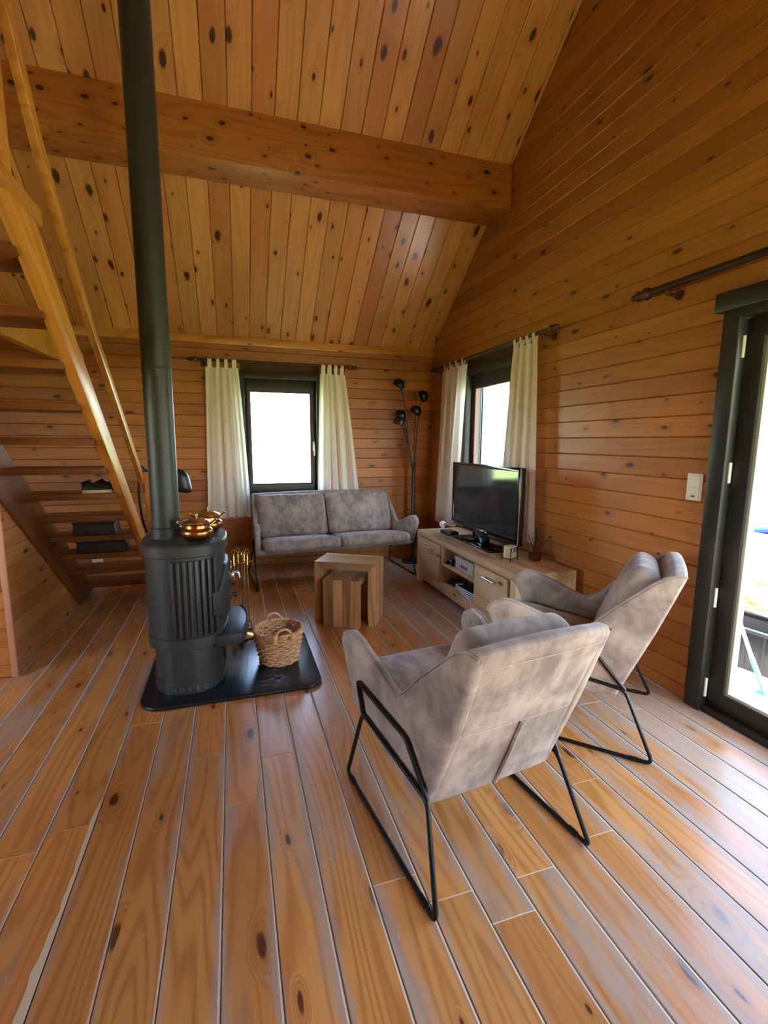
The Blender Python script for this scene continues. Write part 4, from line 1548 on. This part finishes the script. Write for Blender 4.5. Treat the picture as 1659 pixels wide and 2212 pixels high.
# ------------------------------------------------------------------ curtain rods and curtains
FIN = [(.0, 0), (.014, .0), (.014, .01), (.024, .018), (.028, .032), (.022, .046), (.014, .052), (.020, .060), (.024, .072), (.018, .084), (.010, .090), (.013, .097), (.012, .106), (0, .112)]
def rod(name, label, axis, a, b, other, z, r, brackets, wall, both=True, fin=1.0):
    c = (a + b) / 2
    loc = (c, other, z) if axis == 0 else (other, c, z)
    t = thing(name, label, 'curtain rod', loc)
    h = (b - a) / 2
    MB().lathe([(0, -h), (r, -h), (r, h), (0, h)], 14, (0, 0, 0), axis).build('rod', M['bronze'], t, smooth=40)
    for sg in ((-1, 1) if both else (1,)):
        m = MB().lathe([(rr * fin, h + hh * fin) for rr, hh in FIN], 16, (0, 0, 0), axis)
        if sg < 0:
            m.map(lambda x, y, z: (-x, y, z) if axis == 0 else (x, -y, z))
            m.f = [f[::-1] for f in m.f]
        m.build('finial', M['finial'], t, smooth=45)
    for p in brackets:
        q = p - c
        m = MB()
        w = wall - other
        if axis == 0:
            m.tube(fillet([(q, 0, -r * .6), (q, .0, -r - .02), (q, w - .012, -r - .02), (q, w - .001, -.045)], .02), .009, 8)
            m.lathe([(0, w - .012), (.024, w - .012), (.026, w - .0005), (0, w - .0005)], 16, (q, 0, -.035), 1)
        else:
            m.tube(fillet([(0, q, -r * .6), (0, q, -r - .02), (w - .012, q, -r - .02), (w - .001, q, -.045)], .02), .009, 8)
            m.lathe([(0, w - .012), (.024, w - .012), (.026, w - .0005), (0, w - .0005)], 16, (0, q, -.035), 0)
        m.build('bracket', M['finial'], t, smooth=45)
    return t
RZ = 2.222
rod('curtain_rod', 'dark curtain rod above the back window', 0, -.29, 1.265, YB - .09, RZ, .013, (-.25, 1.23), YB)
rod('curtain_rod', 'dark curtain rod above the window behind the television', 1, 3.09, 5.16, XW - .09, RZ, .013, (3.14, 5.11), XW)
rod('curtain_rod', 'thick dark curtain rod without curtain above the terrace door', 1, -.6, 2.19, XW - .09, RZ + .005, .0195, (2.09, -.5), XW, True, 1.25)


def curtain(label, axis, other, top, bot, zt, zb, nf, seed, tabs=4, sway=0.0, side=1):
    """hanging sheet between top=(a, b) and bot=(a, b) along the wall, folds across it"""
    rnd = random.Random(seed)
    ca = (top[0] + top[1]) / 2
    loc = (ca, other, zb) if axis == 0 else (other, ca, zb)
    t = thing('curtain', label, 'curtain', loc, 0, 'off-white tab top curtains')
    nu, nv = 72, 26
    ph = [rnd.uniform(0, 2 * PI) for _ in range(4)]
    m = MB()
    vs, fs = [], []
    H_ = zt - zb
    for j in range(nv + 1):
        v = j / nv
        for i in range(nu + 1):
            u = i / nu
            # folds gathered unevenly
            uu = u + .05 * math.sin(2 * PI * u + ph[0])
            pa, pb = top[0] + (top[1] - top[0]) * u, bot[0] + (bot[1] - bot[0]) * u
            p = pa * (1 - v ** .9) + pb * v ** .9 + sway * v * v
            amp = .012 + .026 * v
            d = amp * math.sin(2 * PI * nf * uu + ph[1]) + amp * .45 * math.sin(2 * PI * nf * 1.7 * uu + ph[2] + .8 * v)
            p += .25 * amp * math.cos(2 * PI * nf * uu + ph[1])
            zz = zt - H_ * v - (.012 * math.sin(2 * PI * nf * uu + ph[3]) if j == nv else 0)
            q = (p - ca, d, zz - zb) if axis == 0 else (d, p - ca, zz - zb)
            vs.append(q)
    for j in range(nv):
        for i in range(nu):
            a = j * (nu + 1) + i
            fs.append((a, a + 1, a + nu + 2, a + nu + 1))
    m.add(vs, fs)
    o = m.build('cloth', M['curtain'], t, smooth=80)
    for k in range(tabs):
        u = (k + .5) / tabs
        p = top[0] + (top[1] - top[0]) * u - ca
        zr = RZ - zb
        z0 = zt - zb - .01
        R_ = .018
        path = [(-.006, z0)] + [(-R_ * math.cos(a), zr + R_ * math.sin(a)) for a in (0, PI / 4, PI / 2, 3 * PI / 4, PI)] + [(.006, z0)]
        hw_ = .017 + .006 * rnd.random()
        vs, fs = [], []
        for (dd, zz) in path:
            for s_ in (-hw_, hw_):
                vs.append((p + s_, dd, zz) if axis == 0 else (dd, p + s_, zz))
        for i in range(len(path) - 1):
            fs.append((2 * i, 2 * i + 1, 2 * i + 3, 2 * i + 2))
        MB().add(vs, fs).build('tab', M['curtain'], t, smooth=70)
    return t
curtain('long off-white curtain on the stove side of the back window', 0, YB - .09, (-.225, .097), (-.265, .185), 2.15, .575, 4.5, 3)
curtain('off-white curtain behind the sofa on the corner side of the back window', 0, YB - .09, (.955, 1.235), (.91, 1.42), 2.135, .60, 4.5, 5)
curtain('off-white curtain beside the floor lamp, left of the television', 1, XW - .09, (4.38, 4.93), (4.55, 5.0), 2.17, .51, 3.5, 8)
curtain('off-white curtain hanging behind the right end of the television', 1, XW - .09, (3.215, 3.56), (3.12, 3.66), 2.165, .61, 3.5, 11)

# light switch
t = thing('light_switch', 'white double rocker light switch with red pilot window by the terrace door', 'light switch', (XW, 1.889, 1.175))
MB().box((-.010, -.045, -.072), (0, .045, .072)).build('plate', M['white'], t, bevel=.004)
MB().box((-.014, -.034, .003), (-.008, .034, .060)).build('rocker', M['white'], t, bevel=.002)
r_ = MB().box((-.014, -.034, -.060), (-.008, .034, -.001)).build('rocker', M['white'], t, bevel=.002)
MB().box((-.0155, -.010, -.052), (-.013, .010, -.044)).build('pilot_window', M['red'], r_)


# ------------------------------------------------------------------ outside
ground = MB().box((-40, -40, -.6), (40, 40, -.5)).build('ground', M['lawn'])
struct(ground, 'green lawn round the cabin', 'lawn')
terrace = MB().box((2.55, -2.0, -.5), (6.4, 7.5, -.13)).build('terrace', M['outer'])
struct(terrace, 'weathered wooden terrace outside the glazed door', 'terrace')
for k in range(26):
    x = 2.62 + .145 * k
    board(terrace, (x, 2.75, -.10), (0, 1, 0), (-1, 0, 0), 9.4, .138, .028, .003, M['deck'])

fence = thing('fence', 'white picket fence at the edge of the terrace', 'fence', (6.2, 3.6, -.10))
for k in range(22):
    y = -1.6 + .15 * k
    MB().prism([(y - .045, 0), (y + .045, 0), (y + .045, .9), (y, .98), (y - .045, .9)], 0, -.012, .012).build('picket', M['palewhite'], fence)
for z in (.25, .75):
    MB().box((.012, -1.75, z), (.05, 1.75, z + .07)).build('fence_rail', M['palewhite'], fence)

crate = thing('plastic_crate', 'black plastic crate on the terrace', 'crate', (3.42, 2.18, -.10), .15)
MB().ring((-.19, .19, -.27, .27), (-.175, .175, -.255, .255), 2, 0, .28).build('walls', M['crate'], crate, bevel=.004)
MB().box((-.18, -.26, 0), (.18, .26, .012)).build('bottom', M['crate'], crate)
MB().ring((-.21, .21, -.29, .29), (-.172, .172, -.252, .252), 2, .262, .285).build('crate_rim', M['crate'], crate, bevel=.004)
for k in range(5):
    MB().box((-.195, -.24 + .115 * k, .02), (-.188, -.225 + .115 * k, .26)).build('rib', M['crate'], crate)

tub = thing('planter_basket', 'square woven planter behind the crate on the terrace', 'planter', (3.85, 2.62, -.10), .3)
mw = MB()
for j in range(11):
    z = .015 + .036 * j
    pts = []
    for k in range(64):
        a = 2 * PI * k / 64
        c, s_ = math.cos(a), math.sin(a)
        rr = .24 / max(abs(c), abs(s_)) ** .75
        off = .006 * math.cos(16 * a + (PI if j % 2 else 0))
        pts.append(((rr + off) * c, (rr + off) * s_, z))
    mw.tube(pts, .017, 5, closed=True)
wv2 = mw.build('weave', M['wicker'], tub, smooth=70)
wv2['kind'] = 'stuff'
MB().lathe([(0, .35), (.2, .37), (.0, .40)], 20).build('soil', M['darkbox'], tub, smooth=40)

tbl = thing('folding_table', 'wooden folding garden table with crossed legs', 'table', (4.75, 3.1, -.10), .1)
for k in range(5):
    MB().box((-.35 + .145 * k, -.5, .70), (-.22 + .145 * k, .5, .72)).build('table_slat', M['deck'], tbl, bevel=.003)
for sy in (-.42, .42):
    for sg in (-1, 1):
        MB().tube([(-.33 * sg, sy + .02 * sg, .01), (.30 * sg, sy + .02 * sg, .70)], .02, 4).build('leg', M['deck'], tbl)
cl = cushion_mb(.5, .6, .05, .02, .04, 8).map(lambda x, y, z: (x, y + .012 * math.sin(14 * x), z + .025 + .014 * math.sin(16 * y + 5 * x))).build('folded_cloth', M['blue'], None, smooth=80)
cl.location = (4.7, 3.05, .622)
tag(cl, 'crumpled blue cloth on the garden table', 'cloth')

gch = thing('garden_chair', 'garden chair with grey and teal cushions on the terrace', 'chair', (5.4, 4.6, -.10), 2.2)
for sx in (-.26, .26):
    MB().tube(fillet([(sx, .28, 0), (sx, .25, .62), (sx, -.25, .62), (sx, -.33, 0)], .05), .018, 8).build('leg_frame', M['deck'], gch, smooth=50)
cushion_mb(.5, .5, .1, .04, .02, 6).map(lambda x, y, z: (x, y, z + .45)).build('seat_cushion', M['grey_cloth'], gch, smooth=70)
b = cushion_mb(.5, .62, .1, .04, .02, 6).build('back_cushion', M['teal'], gch, smooth=70)
b.location = (0, -.3, .78)
b.rotation_euler = (math.radians(108), 0, 0)

mop = thing('mop', 'white and teal floor mop leaning outside the terrace door', 'mop', (2.93, 1.80, -.10))
p0, p1 = Vector((0, 0, .05)), Vector((.0, .22, .46))
pm = p0.lerp(p1, .45)
MB().tube([p0, pm], .014, 10).build('grip_sleeve', M['teal'], mop, smooth=50)
MB().tube([pm, Vector((.08, .60, 1.12))], .011, 10).build('pole', M['palewhite'], mop, smooth=50)
MB().box((-.16, -.06, .022), (.16, .06, .045)).build('mop_plate', M['teal'], mop, bevel=.008)
cushion_mb(.40, .17, .03, .012, .0, 8).map(lambda x, y, z: (x + .004 * math.sin(60 * y), y + .004 * math.sin(50 * x), z + .012)).build('mop_pad', M['palewhite'], mop, smooth=80)
